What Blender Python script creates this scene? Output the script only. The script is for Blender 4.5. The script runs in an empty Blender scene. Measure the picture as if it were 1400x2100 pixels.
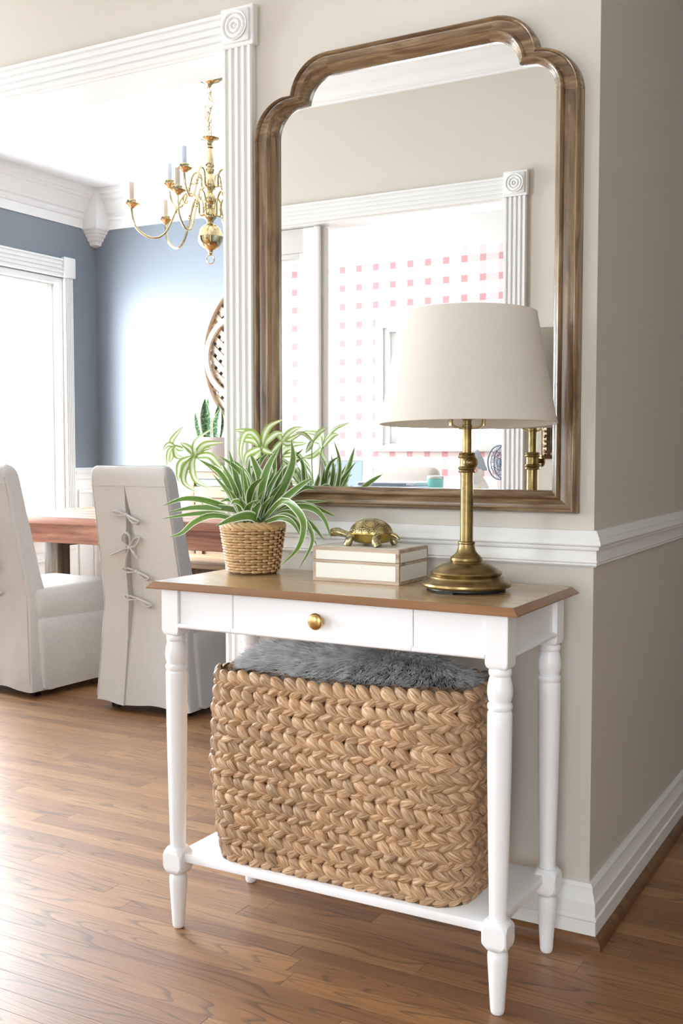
import bpy, bmesh, math, random
from math import pi, sin, cos, radians
from mathutils import Vector, Matrix, noise

random.seed(7)
scene = bpy.context.scene
COL = scene.collection

# ------------------------------------------------------------------ camera, world, lights, exposure
YAW, PITCH, FOC = radians(29.3), radians(3.27), 2195.0
cam_data = bpy.data.cameras.new('camera')
cam_data.sensor_fit = 'VERTICAL'
cam_data.sensor_height = 36.0
cam_data.lens = 36.0 * FOC / 2100.0
cam_data.clip_start = 0.05
cam = bpy.data.objects.new('camera', cam_data)
COL.objects.link(cam)
CAM = Vector((0.650, -2.2676, 1.08))
cam.location = CAM
cam.rotation_euler = (pi / 2 - PITCH, 0, YAW)
scene.camera = cam

world = bpy.data.worlds.new('world')
scene.world = world
world.use_nodes = True
wbg = world.node_tree.nodes['Background']
wbg.inputs[0].default_value = (0.86, 0.93, 1.0, 1)
wbg.inputs[1].default_value = 6.0


def area_light(name, loc, direction, sx, sy, power, color=(1, 1, 1)):
    d = bpy.data.lights.new(name, 'AREA')
    d.shape = 'RECTANGLE'
    d.size, d.size_y = sx, sy
    d.energy = power
    d.color = color
    o = bpy.data.objects.new(name, d)
    COL.objects.link(o)
    o.location = loc
    o.rotation_euler = Vector(direction).to_track_quat('-Z', 'Z').to_euler()
    return o


# daylight standing outside each window, plus added office side fill
area_light('daylight_dining', (-4.62, 1.85, 1.50), (1, 0, -0.06), 2.2, 1.8, 370, (0.93, 0.97, 1.0))
area_light('daylight_hall', (-4.62, -0.95, 1.40), (1, 0, -0.05), 1.2, 2.0, 250, (0.96, 0.98, 1.0))
area_light('fill_office_side', (-4.62, -3.45, 1.50), (1, 0.0, -0.05), 1.9, 1.7, 118, (0.97, 0.98, 1.0))  # added fill through a made-up side window, whitens the plaid wallpaper
area_light('daylight_office_back', (-2.45, -5.25, 1.55), (0.0, 1, -0.05), 1.1, 1.0, 85, (0.97, 0.98, 1.0))
area_light('daylight_foyer', (0.95, -5.45, 1.60), (0, 1, -0.04), 1.9, 1.9, 66, (1.0, 0.985, 0.96))  # unseen source behind the camera, brightens return wall and table front

scene.view_settings.view_transform = 'Standard'
scene.view_settings.look = 'None'
scene.view_settings.gamma = 1.0
scene.view_settings.use_curve_mapping = False
scene.view_settings.exposure = 0.0

# ------------------------------------------------------------------ helpers


def lin(r, g, b):
    def f(c):
        c /= 255.0
        return c / 12.92 if c <= 0.04045 else ((c + 0.055) / 1.055) ** 2.4
    return (f(r), f(g), f(b), 1.0)


class NT:
    """small wrapper for building node trees"""
    def __init__(self, name, color=(0.8, 0.8, 0.8, 1), rough=0.5, metal=0.0, **kw):
        self.mat = bpy.data.materials.new(name)
        self.mat.use_nodes = True
        self.n = self.mat.node_tree.nodes
        self.l = self.mat.node_tree.links
        self.b = self.n['Principled BSDF']
        self.out = self.n['Material Output']
        self.b.inputs['Base Color'].default_value = color
        self.b.inputs['Roughness'].default_value = rough
        self.b.inputs['Metallic'].default_value = metal
        for k, v in kw.items():
            self.b.inputs[k].default_value = v

    def node(self, typ, **kw):
        nd = self.n.new(typ)
        for k, v in kw.items():
            setattr(nd, k, v)
        return nd

    def link(self, a, b):
        self.l.new(a, b)

    def coords(self, scale=(1, 1, 1), kind='Object', rnd=False, rot=(0, 0, 0)):
        tc = self.node('ShaderNodeTexCoord')
        mp = self.node('ShaderNodeMapping')
        mp.inputs['Scale'].default_value = scale
        mp.inputs['Rotation'].default_value = rot
        src = tc.outputs[kind]
        if rnd:
            oi = self.node('ShaderNodeObjectInfo')
            mul = self.node('ShaderNodeMath', operation='MULTIPLY')
            self.link(oi.outputs['Random'], mul.inputs[0])
            mul.inputs[1].default_value = 37.0
            comb = self.node('ShaderNodeCombineXYZ')
            for i in range(3):
                self.link(mul.outputs[0], comb.inputs[i])
            add = self.node('ShaderNodeVectorMath', operation='ADD')
            self.link(src, add.inputs[0])
            self.link(comb.outputs[0], add.inputs[1])
            src = add.outputs[0]
        self.link(src, mp.inputs['Vector'])
        return mp.outputs['Vector']

    def noise(self, vec, scale=5, detail=4, rough=0.5, dist=0.0):
        nd = self.node('ShaderNodeTexNoise')
        nd.inputs['Scale'].default_value = scale
        nd.inputs['Detail'].default_value = detail
        nd.inputs['Roughness'].default_value = rough
        nd.inputs['Distortion'].default_value = dist
        if vec is not None:
            self.link(vec, nd.inputs['Vector'])
        return nd.outputs['Fac']

    def ramp(self, fac, stops):
        r = self.node('ShaderNodeValToRGB')
        el = r.color_ramp.elements
        while len(el) < len(stops):
            el.new(0.5)
        for e, (p, c) in zip(el, stops):
            e.position = p
            e.color = c if len(c) == 4 else (*c, 1)
        self.link(fac, r.inputs['Fac'])
        return r.outputs['Color']

    def mix(self, fac, a, b, blend='MIX'):
        m = self.node('ShaderNodeMix', data_type='RGBA', blend_type=blend)
        for sock, v in ((m.inputs[0], fac), (m.inputs[6], a), (m.inputs[7], b)):
            if isinstance(v, (int, float)):
                sock.default_value = v
            elif isinstance(v, tuple):
                sock.default_value = v
            else:
                self.link(v, sock)
        return m.outputs[2]

    def bump(self, height, strength=0.2, distance=0.01):
        bp = self.node('ShaderNodeBump')
        bp.inputs['Strength'].default_value = strength
        bp.inputs['Distance'].default_value = distance
        self.link(height, bp.inputs['Height'])
        self.link(bp.outputs['Normal'], self.b.inputs['Normal'])

    def base(self, sock):
        self.link(sock, self.b.inputs['Base Color'])


def W(g):
    return (g, g, g, 1)


# ------------------------------------------------------------------ materials
def paint(name, col, rough, bump=0.06, scale=220):
    t = NT(name, col, rough)
    v = t.coords()
    t.bump(t.noise(v, scale, 3), bump, 0.002)
    big = t.noise(v, 1.3, 3)
    t.base(t.mix(t.ramp(big, [(0.3, W(0.0)), (0.7, W(1.0))]), col, tuple(c * 0.97 for c in col[:3]) + (1,)))
    return t.mat


M_WALL = paint('beige_wall_paint', lin(208, 201, 190), 0.55, 0.10, 140)
M_BLUE = paint('slate_blue_wall_paint', lin(124, 132, 141), 0.42, 0.06, 140)
M_CEIL = paint('ceiling_white_paint', lin(238, 240, 242), 0.8)
M_TRIM = paint('white_trim_paint', lin(236, 236, 234), 0.32, 0.03)
M_LACQ = paint('white_furniture_lacquer', lin(247, 248, 251), 0.28, 0.02, 300)


def wood(name, dark, mid, light, axis=0, scale=1.0, rough=0.4, rnd=True, strength=1.0, pores=True, coat=0.0):
    t = NT(name, mid, rough)
    if coat:
        t.b.inputs['Coat Weight'].default_value = coat
        t.b.inputs['Coat Roughness'].default_value = 0.2
    s = [9.0, 9.0, 9.0]
    s[axis] = 0.9
    v = t.coords(tuple(a * scale for a in s), rnd=rnd)
    n1 = t.noise(v, 1.6, 5, 0.6, 1.4)
    s2 = [120.0, 120.0, 120.0]
    s2[axis] = 4.0
    v2 = t.coords(tuple(a * scale for a in s2), rnd=rnd)
    n2 = t.noise(v2, 1.0, 4, 0.6)
    c1 = t.ramp(n1, [(0.30, dark), (0.48, mid), (0.70, light)])
    c2 = t.ramp(n2, [(0.34, W(0.62)), (0.56, W(1.0))])
    t.base(t.mix(0.75 * strength, c1, c2, 'MULTIPLY'))
    if pores:
        t.bump(n2, 0.22, 0.0012)
    return t.mat


def oak_floor():
    t = NT('oak_floor_boards', lin(160, 112, 70), 0.34)
    t.b.inputs['Coat Weight'].default_value = 0.7
    t.b.inputs['Coat Roughness'].default_value = 0.34
    oi = t.node('ShaderNodeObjectInfo')
    ring = t.noise(t.coords((0.55, 7.0, 4.0), rnd=True), 1.0, 2, 0.45, 0.25)
    k1 = t.node('ShaderNodeMath', operation='MULTIPLY')
    t.link(ring, k1.inputs[0])
    k1.inputs[1].default_value = 30.0
    wv = t.node('ShaderNodeMath', operation='FRACT')
    t.link(k1.outputs[0], wv.inputs[0])
    v2 = t.coords((6.0, 240.0, 60.0), rnd=True)
    fib = t.noise(v2, 1.0, 4, 0.65)
    v3 = t.coords((1.6, 9.0, 5.0), rnd=True)
    big = t.noise(v3, 1.0, 3)
    board = t.ramp(oi.outputs['Random'], [(0.0, lin(130, 88, 52)), (0.35, lin(146, 101, 60)), (0.7, lin(155, 110, 67)), (1.0, lin(168, 123, 78))])
    c = t.mix(t.ramp(big, [(0.3, W(0)), (0.7, W(1))]), board, t.mix(1.0, board, (1.18, 1.16, 1.12, 1), 'MULTIPLY'))
    grain = t.ramp(wv.outputs[0], [(0.0, W(0.36)), (0.08, W(0.50)), (0.24, W(1.0)), (0.96, W(1.0)), (1.0, W(0.45))])
    c = t.mix(0.85, c, grain, 'MULTIPLY')
    c = t.mix(0.75, c, t.ramp(fib, [(0.33, W(0.60)), (0.55, W(1.0))]), 'MULTIPLY')
    pore = t.noise(t.coords((26.0, 520.0, 90.0), rnd=True), 1.0, 2, 0.5)
    c = t.mix(0.6, c, t.ramp(pore, [(0.28, W(0.45)), (0.38, W(1.0))]), 'MULTIPLY')
    t.base(c)
    rr = t.node('ShaderNodeMapRange')
    rr.inputs['To Min'].default_value = 0.62
    rr.inputs['To Max'].default_value = 0.44
    t.link(fib, rr.inputs['Value'])
    t.link(rr.outputs[0], t.b.inputs['Roughness'])
    t.bump(fib, 0.10, 0.001)
    return t.mat


M_OAK = oak_floor()
M_SHOE = wood('oak_shoe_moulding', lin(86, 58, 36), lin(110, 76, 48), lin(132, 94, 62), 0, 1, 0.35)
M_TOP = wood('stained_table_top', lin(158, 128, 88), lin(178, 148, 106), lin(194, 164, 122), 0, 0.8, 0.24, strength=0.35, coat=0.4)
M_TOPEDGE = wood('stained_table_edge', lin(128, 88, 54), lin(142, 100, 62), lin(152, 110, 70), 0, 0.8, 0.32, strength=0.25, coat=0.3)
M_FRAME_H = wood('weathered_frame_across', lin(82, 62, 45), lin(126, 101, 74), lin(166, 140, 107), 0, 2.2, 0.27, strength=1.0)
M_FRAME_V = wood('weathered_frame_upright', lin(82, 62, 45), lin(126, 101, 74), lin(166, 140, 107), 2, 2.2, 0.27, strength=1.0)
M_REDWOOD = wood('reddish_table_wood', lin(128, 78, 58), lin(162, 104, 80), lin(190, 134, 106), 0, 1, 0.4)
M_GREYWOOD = wood('grey_brown_timber', lin(78, 66, 56), lin(110, 96, 82), lin(140, 124, 106), 2, 1, 0.5)
M_PALEWOOD = wood('pale_washed_wood', lin(136, 108, 80), lin(166, 138, 108), lin(190, 164, 134), 0, 1, 0.5)
M_DARKLEG = wood('dark_walnut_leg', lin(30, 18, 14), lin(48, 28, 22), lin(66, 40, 30), 2, 1, 0.35)
M_INLAYWOOD = wood('mango_wood_strip', lin(150, 124, 104), lin(184, 160, 138), lin(208, 188, 168), 0, 2, 0.5)


def fabric(name, col, scale=900, rough=0.95, bump=0.25, sheen=0.2, crease=0.0):
    t = NT(name, col, rough)
    t.b.inputs['Sheen Weight'].default_value = sheen
    v = t.coords()
    a = t.noise(t.coords((scale, scale * 0.2, scale * 0.2)), 1.0, 2)
    b = t.noise(t.coords((scale * 0.2, scale * 0.2, scale)), 1.0, 2)
    m = t.mix(0.5, a, b)
    if crease:
        cr = t.noise(t.coords((5, 5, 3.2)), 1.6, 3, 0.55, 0.5)
        hsum = t.node('ShaderNodeMath', operation='MULTIPLY_ADD')
        t.link(cr, hsum.inputs[0])
        hsum.inputs[1].default_value = 14.0 * crease
        t.link(m, hsum.inputs[2])
        t.bump(hsum.outputs[0], bump, 0.0015)
    else:
        t.bump(m, bump, 0.0015)
    d = tuple(c * 0.90 for c in col[:3]) + (1,)
    t.base(t.mix(t.ramp(m, [(0.35, W(0)), (0.65, W(1))]), d, col))
    return t.mat


M_LINEN = fabric('oatmeal_linen', lin(216, 211, 204), 420, crease=0.9)
M_SEAM = fabric('linen_seam_shadow', lin(178, 172, 164), 420)


def shade_mat():
    t = NT('cream_linen_shade', lin(236, 230, 220), 0.9)
    v = t.noise(t.coords((900, 900, 260)), 1.0, 2)
    w = t.noise(t.coords((260, 260, 900)), 1.0, 2)
    m = t.mix(0.5, v, w)
    t.bump(m, 0.18, 0.001)
    col = t.mix(t.ramp(m, [(0.35, W(0)), (0.65, W(1))]), lin(230, 223, 212), lin(237, 231, 221))
    t.base(col)
    tr = t.node('ShaderNodeBsdfTranslucent')
    t.link(col, tr.inputs['Color'])
    mx = t.node('ShaderNodeMixShader')
    mx.inputs[0].default_value = 0.30
    t.link(t.b.outputs[0], mx.inputs[1])
    t.link(tr.outputs[0], mx.inputs[2])
    t.link(mx.outputs[0], t.out.inputs['Surface'])
    return t.mat


M_SHADE = shade_mat()


def brass(name, col, rough, patina=0.0):
    t = NT(name, col, rough, 1.0)
    v = t.coords((1, 1, 1))
    n = t.noise(v, 40, 4)
    dark = tuple(c * (1 - 0.35 - patina * 0.3) for c in col[:3]) + (1,)
    t.base(t.mix(t.ramp(n, [(0.35, W(0)), (0.62, W(1))]), dark, col))
    return t.mat


M_ABRASS = brass('antique_brass', lin(152, 131, 88), 0.34)
M_PBRASS = brass('polished_brass', lin(238, 218, 168), 0.10)
M_KNOB = brass('satin_gold_brass', lin(220, 186, 118), 0.30)
M_BLACK = NT('black_plastic', (0.012, 0.012, 0.014, 1), 0.45).mat
M_DARK = NT('dark_void', (0.03, 0.028, 0.026, 1), 0.9).mat


def mirror_mat():
    t = NT('silvered_mirror_glass', (0.93, 0.94, 0.93, 1), 0.0, 1.0)
    return t.mat


M_MIRROR = mirror_mat()


def thin_glass(name, tint=(0.97, 0.985, 0.99, 1), refl=0.5):
    t = NT(name)
    tr = t.node('ShaderNodeBsdfTransparent')
    tr.inputs[0].default_value = tint
    gl = t.node('ShaderNodeBsdfGlossy')
    gl.inputs['Roughness'].default_value = 0.0
    lw = t.node('ShaderNodeLayerWeight')
    lw.inputs[0].default_value = 0.5
    pw = t.node('ShaderNodeMath', operation='POWER')
    t.link(lw.outputs['Facing'], pw.inputs[0])
    pw.inputs[1].default_value = 4.0
    mr = t.node('ShaderNodeMapRange')
    mr.inputs['To Min'].default_value = 0.03
    mr.inputs['To Max'].default_value = 0.6
    t.link(pw.outputs[0], mr.inputs['Value'])
    mx = t.node('ShaderNodeMixShader')
    t.link(mr.outputs[0], mx.inputs[0])
    t.link(tr.outputs[0], mx.inputs[1])
    t.link(gl.outputs[0], mx.inputs[2])
    t.link(mx.outputs[0], t.out.inputs['Surface'])
    return t.mat


M_GLASS = thin_glass('window_glass')


def attr_color(name, attr, rough=0.6, bump_attr=None, metal=0.0, extra=None):
    t = NT(name, W(0.5), rough, metal)
    a = t.node('ShaderNodeVertexColor', layer_name=attr)
    t.base(a.outputs['Color'])
    return t, a.outputs['Color']


def straw_mat(name, dark, mid, light, amt=1.0):
    t = NT(name, mid, 0.42)
    t.b.inputs['Specular IOR Level'].default_value = 0.45
    a = t.node('ShaderNodeVertexColor', layer_name='tone')
    uv = t.node('ShaderNodeUVMap', uv_map='UVMap')
    mp = t.node('ShaderNodeMapping')
    mp.inputs['Scale'].default_value = (1.4, 13.0, 1.0)
    t.link(uv.outputs[0], mp.inputs['Vector'])
    n = t.noise(mp.outputs[0], 1.0, 4, 0.6)
    c = t.ramp(n, [(0.28, dark), (0.47, mid), (0.7, light)])
    t.base(t.mix(1.0, c, a.outputs['Color'], 'MULTIPLY'))
    t.bump(n, 0.35 * amt, 0.002)
    return t.mat


M_STRAW = straw_mat('water_hyacinth_braid', lin(112, 78, 50), lin(180, 142, 106), lin(226, 200, 168))
M_CANE = straw_mat('split_cane_weave', lin(168, 128, 84), lin(206, 170, 122), lin(224, 194, 150), 0.5)


def leaf_mat(name, green_d, green_l, white, centre):
    t = NT(name, green_l, 0.38)
    uv = t.node('ShaderNodeUVMap', uv_map='UVMap')
    sp = t.node('ShaderNodeSeparateXYZ')
    t.link(uv.outputs[0], sp.inputs[0])
    sub = t.node('ShaderNodeMath', operation='SUBTRACT')
    t.link(sp.outputs['X'], sub.inputs[0])
    sub.inputs[1].default_value = 0.5
    ab = t.node('ShaderNodeMath', operation='ABSOLUTE')
    t.link(sub.outputs[0], ab.inputs[0])
    mp = t.node('ShaderNodeMapping')
    mp.inputs['Scale'].default_value = (22.0, 1.2, 1.0)
    t.link(uv.outputs[0], mp.inputs['Vector'])
    n = t.noise(mp.outputs[0], 1.0, 3)
    green = t.ramp(n, [(0.3, green_d), (0.7, green_l)])
    oi = t.node('ShaderNodeObjectInfo')
    green = t.mix(oi.outputs['Random'], green, t.mix(1.0, green, (0.72, 0.75, 0.75, 1), 'MULTIPLY'))
    if centre:
        f = t.ramp(ab.outputs[0], [(0.0, W(1)), (0.16, W(1)), (0.24, W(0)), (1.0, W(0))])
    else:
        f = t.ramp(ab.outputs[0], [(0.0, W(0)), (0.34, W(0)), (0.40, W(1)), (1.0, W(1))])
    col = t.mix(f, green, white)
    t.base(col)
    tr = t.node('ShaderNodeBsdfTranslucent')
    t.link(col, tr.inputs['Color'])
    mx = t.node('ShaderNodeMixShader')
    mx.inputs[0].default_value = 0.30
    t.link(t.b.outputs[0], mx.inputs[1])
    t.link(tr.outputs[0], mx.inputs[2])
    t.link(mx.outputs[0], t.out.inputs['Surface'])
    return t.mat


M_LEAF = leaf_mat('variegated_leaf_white_edge', lin(76, 116, 46), lin(134, 170, 80), lin(232, 238, 218), False)
M_LEAFC = leaf_mat('variegated_leaf_white_centre', lin(160, 194, 96), lin(188, 216, 124), lin(246, 248, 232), True)
M_STEM = NT('green_stem', lin(150, 178, 96), 0.45).mat
M_SOIL = NT('dark_soil', lin(48, 38, 30), 0.95).mat


def plaid_mat():
    t = NT('pink_plaid_wallpaper', W(0.85), 0.7)
    tc = t.node('ShaderNodeTexCoord')
    sp = t.node('ShaderNodeSeparateXYZ')
    t.link(tc.outputs['Object'], sp.inputs[0])
    xy = t.node('ShaderNodeMath', operation='ADD')
    t.link(sp.outputs['X'], xy.inputs[0])
    t.link(sp.outputs['Y'], xy.inputs[1])

    def stripe(sock, period, phase, width):
        a = t.node('ShaderNodeMath', operation='SUBTRACT')
        t.link(sock, a.inputs[0])
        a.inputs[1].default_value = phase
        m = t.node('ShaderNodeMath', operation='FLOORED_MODULO')
        t.link(a.outputs[0], m.inputs[0])
        m.inputs[1].default_value = period
        lt = t.node('ShaderNodeMath', operation='LESS_THAN')
        t.link(m.outputs[0], lt.inputs[0])
        lt.inputs[1].default_value = width
        return lt.outputs[0]
    sx = stripe(xy.outputs[0], 0.139, -4.75 - 2.180, 0.046)
    sz = stripe(sp.outputs['Z'], 0.1355, 2.415 - 0.022, 0.046)
    c = t.mix(sx, lin(240, 240, 240), lin(238, 220, 221))
    c2 = t.mix(sx, lin(238, 220, 221), lin(218, 164, 168))
    t.base(t.mix(sz, c, c2))
    return t.mat


M_PLAID = plaid_mat()

# ------------------------------------------------------------------ mesh helpers


WORLD_EMPTIES = set()      # empties whose parts are modelled in world coordinates


def link_obj(name, me, mat=None, parent=None):
    o = bpy.data.objects.new(name, me)
    if mat is not None:
        for m in (mat if isinstance(mat, (list, tuple)) else [mat]):
            me.materials.append(m)
    COL.objects.link(o)
    if parent is not None:
        o.parent = parent
        if parent.name in WORLD_EMPTIES:
            o.matrix_parent_inverse = Matrix.Translation(-parent.location)
    return o


def fin(bm, name, mat, parent=None, smooth=35, recalc=True):
    if recalc:
        bmesh.ops.recalc_face_normals(bm, faces=bm.faces)
    me = bpy.data.meshes.new(name)
    bm.to_mesh(me)
    bm.free()
    if smooth:
        for p in me.polygons:
            p.use_smooth = True
        if smooth < 180:
            me.set_sharp_from_angle(angle=radians(smooth))
    return link_obj(name, me, mat, parent)


def empty(name, label, cat, loc=(0, 0, 0), rz=0.0, group=None, world=False):
    o = bpy.data.objects.new(name, None)
    o.empty_display_size = 0.05
    COL.objects.link(o)
    o.location = loc
    o.rotation_euler = (0, 0, rz)
    if world:
        WORLD_EMPTIES.add(o.name)
    return tag(o, label, cat, group)


def tag(o, label, cat, group=None):
    o['label'] = label
    o['category'] = cat
    if group:
        o['group'] = group
    return o


def struct(o, label=None):
    o['kind'] = 'structure'
    if label:
        o['label'] = label
    return o


def box(bm, x0, x1, y0, y1, z0, z1, bev=0.0, seg=2, mtx=None):
    r = bmesh.ops.create_cube(bm, size=1.0)
    vs = r['verts']
    for v in vs:
        v.co = Vector((x0 + (v.co.x + 0.5) * (x1 - x0), y0 + (v.co.y + 0.5) * (y1 - y0), z0 + (v.co.z + 0.5) * (z1 - z0)))
    if bev > 0:
        es = list({e for v in vs for e in v.link_edges})
        rb = bmesh.ops.bevel(bm, geom=es, offset=bev, segments=seg, profile=0.5, affect='EDGES')
        vs = list({v for f in rb['faces'] for v in f.verts} | {v for v in vs if v.is_valid})
        seen = set(vs)
        stack = list(vs)
        while stack:
            q = stack.pop()
            for e in q.link_edges:
                w = e.other_vert(q)
                if w not in seen:
                    seen.add(w)
                    stack.append(w)
        vs = list(seen)
    if mtx is not None:
        for v in vs:
            v.co = mtx @ v.co
    return vs


def boxobj(name, mat, parent, x0, x1, y0, y1, z0, z1, bev=0.0, seg=2, mtx=None):
    bm = bmesh.new()
    box(bm, x0, x1, y0, y1, z0, z1, bev, seg, mtx)
    return fin(bm, name, mat, parent, 35 if bev else 0)


def lathe(bm, prof, seg=32, mtx=None, cap=True):
    rings = []
    for r, z in prof:
        ring = []
        for i in range(seg):
            a = 2 * pi * i / seg
            co = Vector((r * cos(a), r * sin(a), z))
            ring.append(bm.verts.new(mtx @ co if mtx else co))
        rings.append(ring)
    for a, b in zip(rings, rings[1:]):
        for i in range(seg):
            j = (i + 1) % seg
            bm.faces.new((a[i], a[j], b[j], b[i]))
    if cap:
        bm.faces.new(list(reversed(rings[0])))
        bm.faces.new(rings[-1])
    return rings


def latheobj(name, mat, parent, prof, seg=32, mtx=None, smooth=40, cap=True):
    bm = bmesh.new()
    lathe(bm, prof, seg, mtx, cap)
    return fin(bm, name, mat, parent, smooth)


def frames(pts, closed=False):
    n = len(pts)
    res = []
    prev = None
    for i in range(n):
        a = pts[(i - 1) % n] if (closed or i > 0) else pts[0]
        b = pts[(i + 1) % n] if (closed or i < n - 1) else pts[-1]
        t = (b - a)
        t = t.normalized() if t.length > 1e-9 else Vector((0, 0, 1))
        if prev is None:
            ref = Vector((0, 0, 1)) if abs(t.z) < 0.9 else Vector((1, 0, 0))
            u = t.cross(ref).normalized()
        else:
            u = (prev - t * prev.dot(t)).normalized()
        prev = u
        res.append((t, u, t.cross(u)))
    return res


def tube(bm, pts, radii, seg=8, closed=False, flat=1.0, cap=True):
    pts = [Vector(p) for p in pts]
    if isinstance(radii, (int, float)):
        radii = [radii] * len(pts)
    fr = frames(pts, closed)
    rings = []
    for p, r, (t, u, w) in zip(pts, radii, fr):
        rings.append([bm.verts.new(p + u * (r * cos(2 * pi * k / seg)) + w * (r * flat * sin(2 * pi * k / seg))) for k in range(seg)])
    m = len(rings)
    for i in range(m if closed else m - 1):
        a, b = rings[i], rings[(i + 1) % m]
        for k in range(seg):
            q = (k + 1) % seg
            bm.faces.new((a[k], a[q], b[q], b[k]))
    if cap and not closed:
        bm.faces.new(list(reversed(rings[0])))
        bm.faces.new(rings[-1])


def spline(pts, n=24):
    """Catmull-Rom through the points"""
    p = [Vector(q) for q in pts]
    if len(p) == 2:
        return [p[0].lerp(p[1], i / (n - 1)) for i in range(n)]
    p = [p[0] * 2 - p[1]] + p + [p[-1] * 2 - p[-2]]
    segs = len(p) - 3
    out = []
    for i in range(n):
        s = i / (n - 1) * segs
        k = min(int(s), segs - 1)
        t = s - k
        a, b, c, d = p[k:k + 4]
        out.append(0.5 * ((2 * b) + (c - a) * t + (2 * a - 5 * b + 4 * c - d) * t * t + (3 * b - a - 3 * c + d) * t ** 3))
    return out


def prism(bm, prof, p0, p1, u, v, m0=0.0, m1=0.0):
    """extrude a closed 2D profile (a along u, b along v) from p0 to p1; m0/m1 shift the ends along the run by m*a (mitres)"""
    p0, p1, u, v = Vector(p0), Vector(p1), Vector(u), Vector(v)
    d = (p1 - p0).normalized()
    A = [bm.verts.new(p0 + u * a + v * b + d * (m0 * a)) for a, b in prof]
    B = [bm.verts.new(p1 + u * a + v * b + d * (m1 * a)) for a, b in prof]
    n = len(prof)
    for i in range(n):
        j = (i + 1) % n
        bm.faces.new((A[i], A[j], B[j], B[i]))
    bm.faces.new(list(reversed(A)))
    bm.faces.new(B)


def prismobj(name, mat, parent, prof, p0, p1, u, v, m0=0.0, m1=0.0, smooth=30):
    bm = bmesh.new()
    prism(bm, prof, p0, p1, u, v, m0, m1)
    return fin(bm, name, mat, parent, smooth)


def rect_hole_boxes(bm, axis, c0, c1, a0, a1, z0, z1, h):
    """wall slab from c0..c1 in thickness; runs a0..a1; hole (ha0,ha1,hz0,hz1)"""
    def bx(p, q, r, s):
        if q - p < 1e-6 or s - r < 1e-6:
            return
        if axis == 'x':
            box(bm, p, q, c0, c1, r, s)
        else:
            box(bm, c0, c1, p, q, r, s)
    ha0, ha1, hz0, hz1 = h
    bx(a0, ha0, z0, z1)
    bx(ha1, a1, z0, z1)
    bx(ha0, ha1, z0, hz0)
    bx(ha0, ha1, hz1, z1)


def grid_faces(bm, rows, closed_u=False):
    fs = []
    for a, b in zip(rows, rows[1:]):
        n = len(a)
        for i in range(n if closed_u else n - 1):
            j = (i + 1) % n
            fs.append(bm.faces.new((a[i], a[j], b[j], b[i])))
    return fs

# ================================================================== STRUCTURE
CEIL = 2.74
XL, YB = -4.20, 3.10          # dining room: left wall plane, back wall plane
OPP = -1.95                   # face of the wall across the hall

# ---- ceiling
c = struct(boxobj('ceiling', M_CEIL, None, -4.4, 2.3, -5.1, 3.5, CEIL, CEIL + 0.1))

# ---- walls of the hall
bm = bmesh.new()
box(bm, -0.945, 0.0, 0.0, 0.065, 0, CEIL)
box(bm, -3.16, -0.945, 0.0, 0.065, 2.10, CEIL)
box(bm, -4.2, -3.16, 0.0, 0.065, 0, CEIL)
struct(fin(bm, 'wall_hall', M_WALL, None, 0))
bm = bmesh.new()
box(bm, -0.945, -0.066, 0.065, 0.13, 0, CEIL)
box(bm, -3.16, -0.945, 0.065, 0.13, 2.10, CEIL)
box(bm, -4.2, -3.16, 0.065, 0.13, 0, CEIL)
struct(fin(bm, 'wall_dining_front', M_BLUE, None, 0))
struct(boxobj('wall_return', M_WALL, None, -0.065, 0.0, 0.065, 3.40, 0, CEIL))
struct(boxobj('wall_dining_right', M_BLUE, None, -0.13, -0.066, 0.131, YB, 0, CEIL))
struct(boxobj('wall_dining_back', M_BLUE, None, XL - 0.13, -0.066, YB, YB + 0.12, 0, CEIL))
bm = bmesh.new()
rect_hole_boxes(bm, 'y', XL - 0.13, XL, 0.131, YB, 0, CEIL, (0.90, 2.80, 0.55, 2.16))
struct(fin(bm, 'wall_dining_left', M_BLUE, None, 0))
bm = bmesh.new()
rect_hole_boxes(bm, 'y', XL - 0.13, XL, OPP, 0.131, 0, CEIL, (-1.50, -0.40, 0.35, 2.40))
struct(fin(bm, 'wall_hall_left', M_WALL, None, 0))
bm = bmesh.new()
box(bm, -0.925, -0.20, OPP - 0.13, OPP, 0, CEIL)
box(bm, -2.78, -0.925, OPP - 0.13, OPP, 2.115, CEIL)
box(bm, -4.2, -2.78, OPP - 0.13, OPP, 0, CEIL)
struct(fin(bm, 'wall_opposite', M_WALL, None, 0))
struct(boxobj('wall_foyer_left', M_WALL, None, -0.33, -0.20, -4.95, OPP - 0.13, 0, CEIL))
bm = bmesh.new()
rect_hole_boxes(bm, 'x', -5.07, -4.95, -0.33, 2.2, 0, CEIL, (0.05, 1.85, 0.3, 2.3))
struct(fin(bm, 'wall_foyer_front', M_WALL, None, 0))
struct(boxobj('wall_foyer_right', M_WALL, None, 2.2, 2.3, -5.07, 3.5, 0, CEIL))
struct(boxobj('wall_corridor_end', M_WALL, None, -0.065, 2.2, 3.40, 3.5, 0, CEIL))

# ---- office beyond the opposite wall, papered in pink plaid
OY = -4.75
bm = bmesh.new()
rect_hole_boxes(bm, 'x', OY - 0.12, OY, -4.2, -0.33, 0, 2.50, (-2.93, -2.00, 1.12, 1.98))
struct(fin(bm, 'wall_office_back', M_PLAID, None, 0))
struct(boxobj('wall_office_frieze', M_TRIM, None, -4.2, -0.33, OY - 0.12, OY, 2.50, CEIL))
bm = bmesh.new()
rect_hole_boxes(bm, 'y', XL - 0.13, XL, OY - 0.12, OPP - 0.13, 0, CEIL, (-4.25, -2.65, 0.75, 2.2))
struct(fin(bm, 'wall_office_left', M_PLAID, None, 0))

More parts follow.
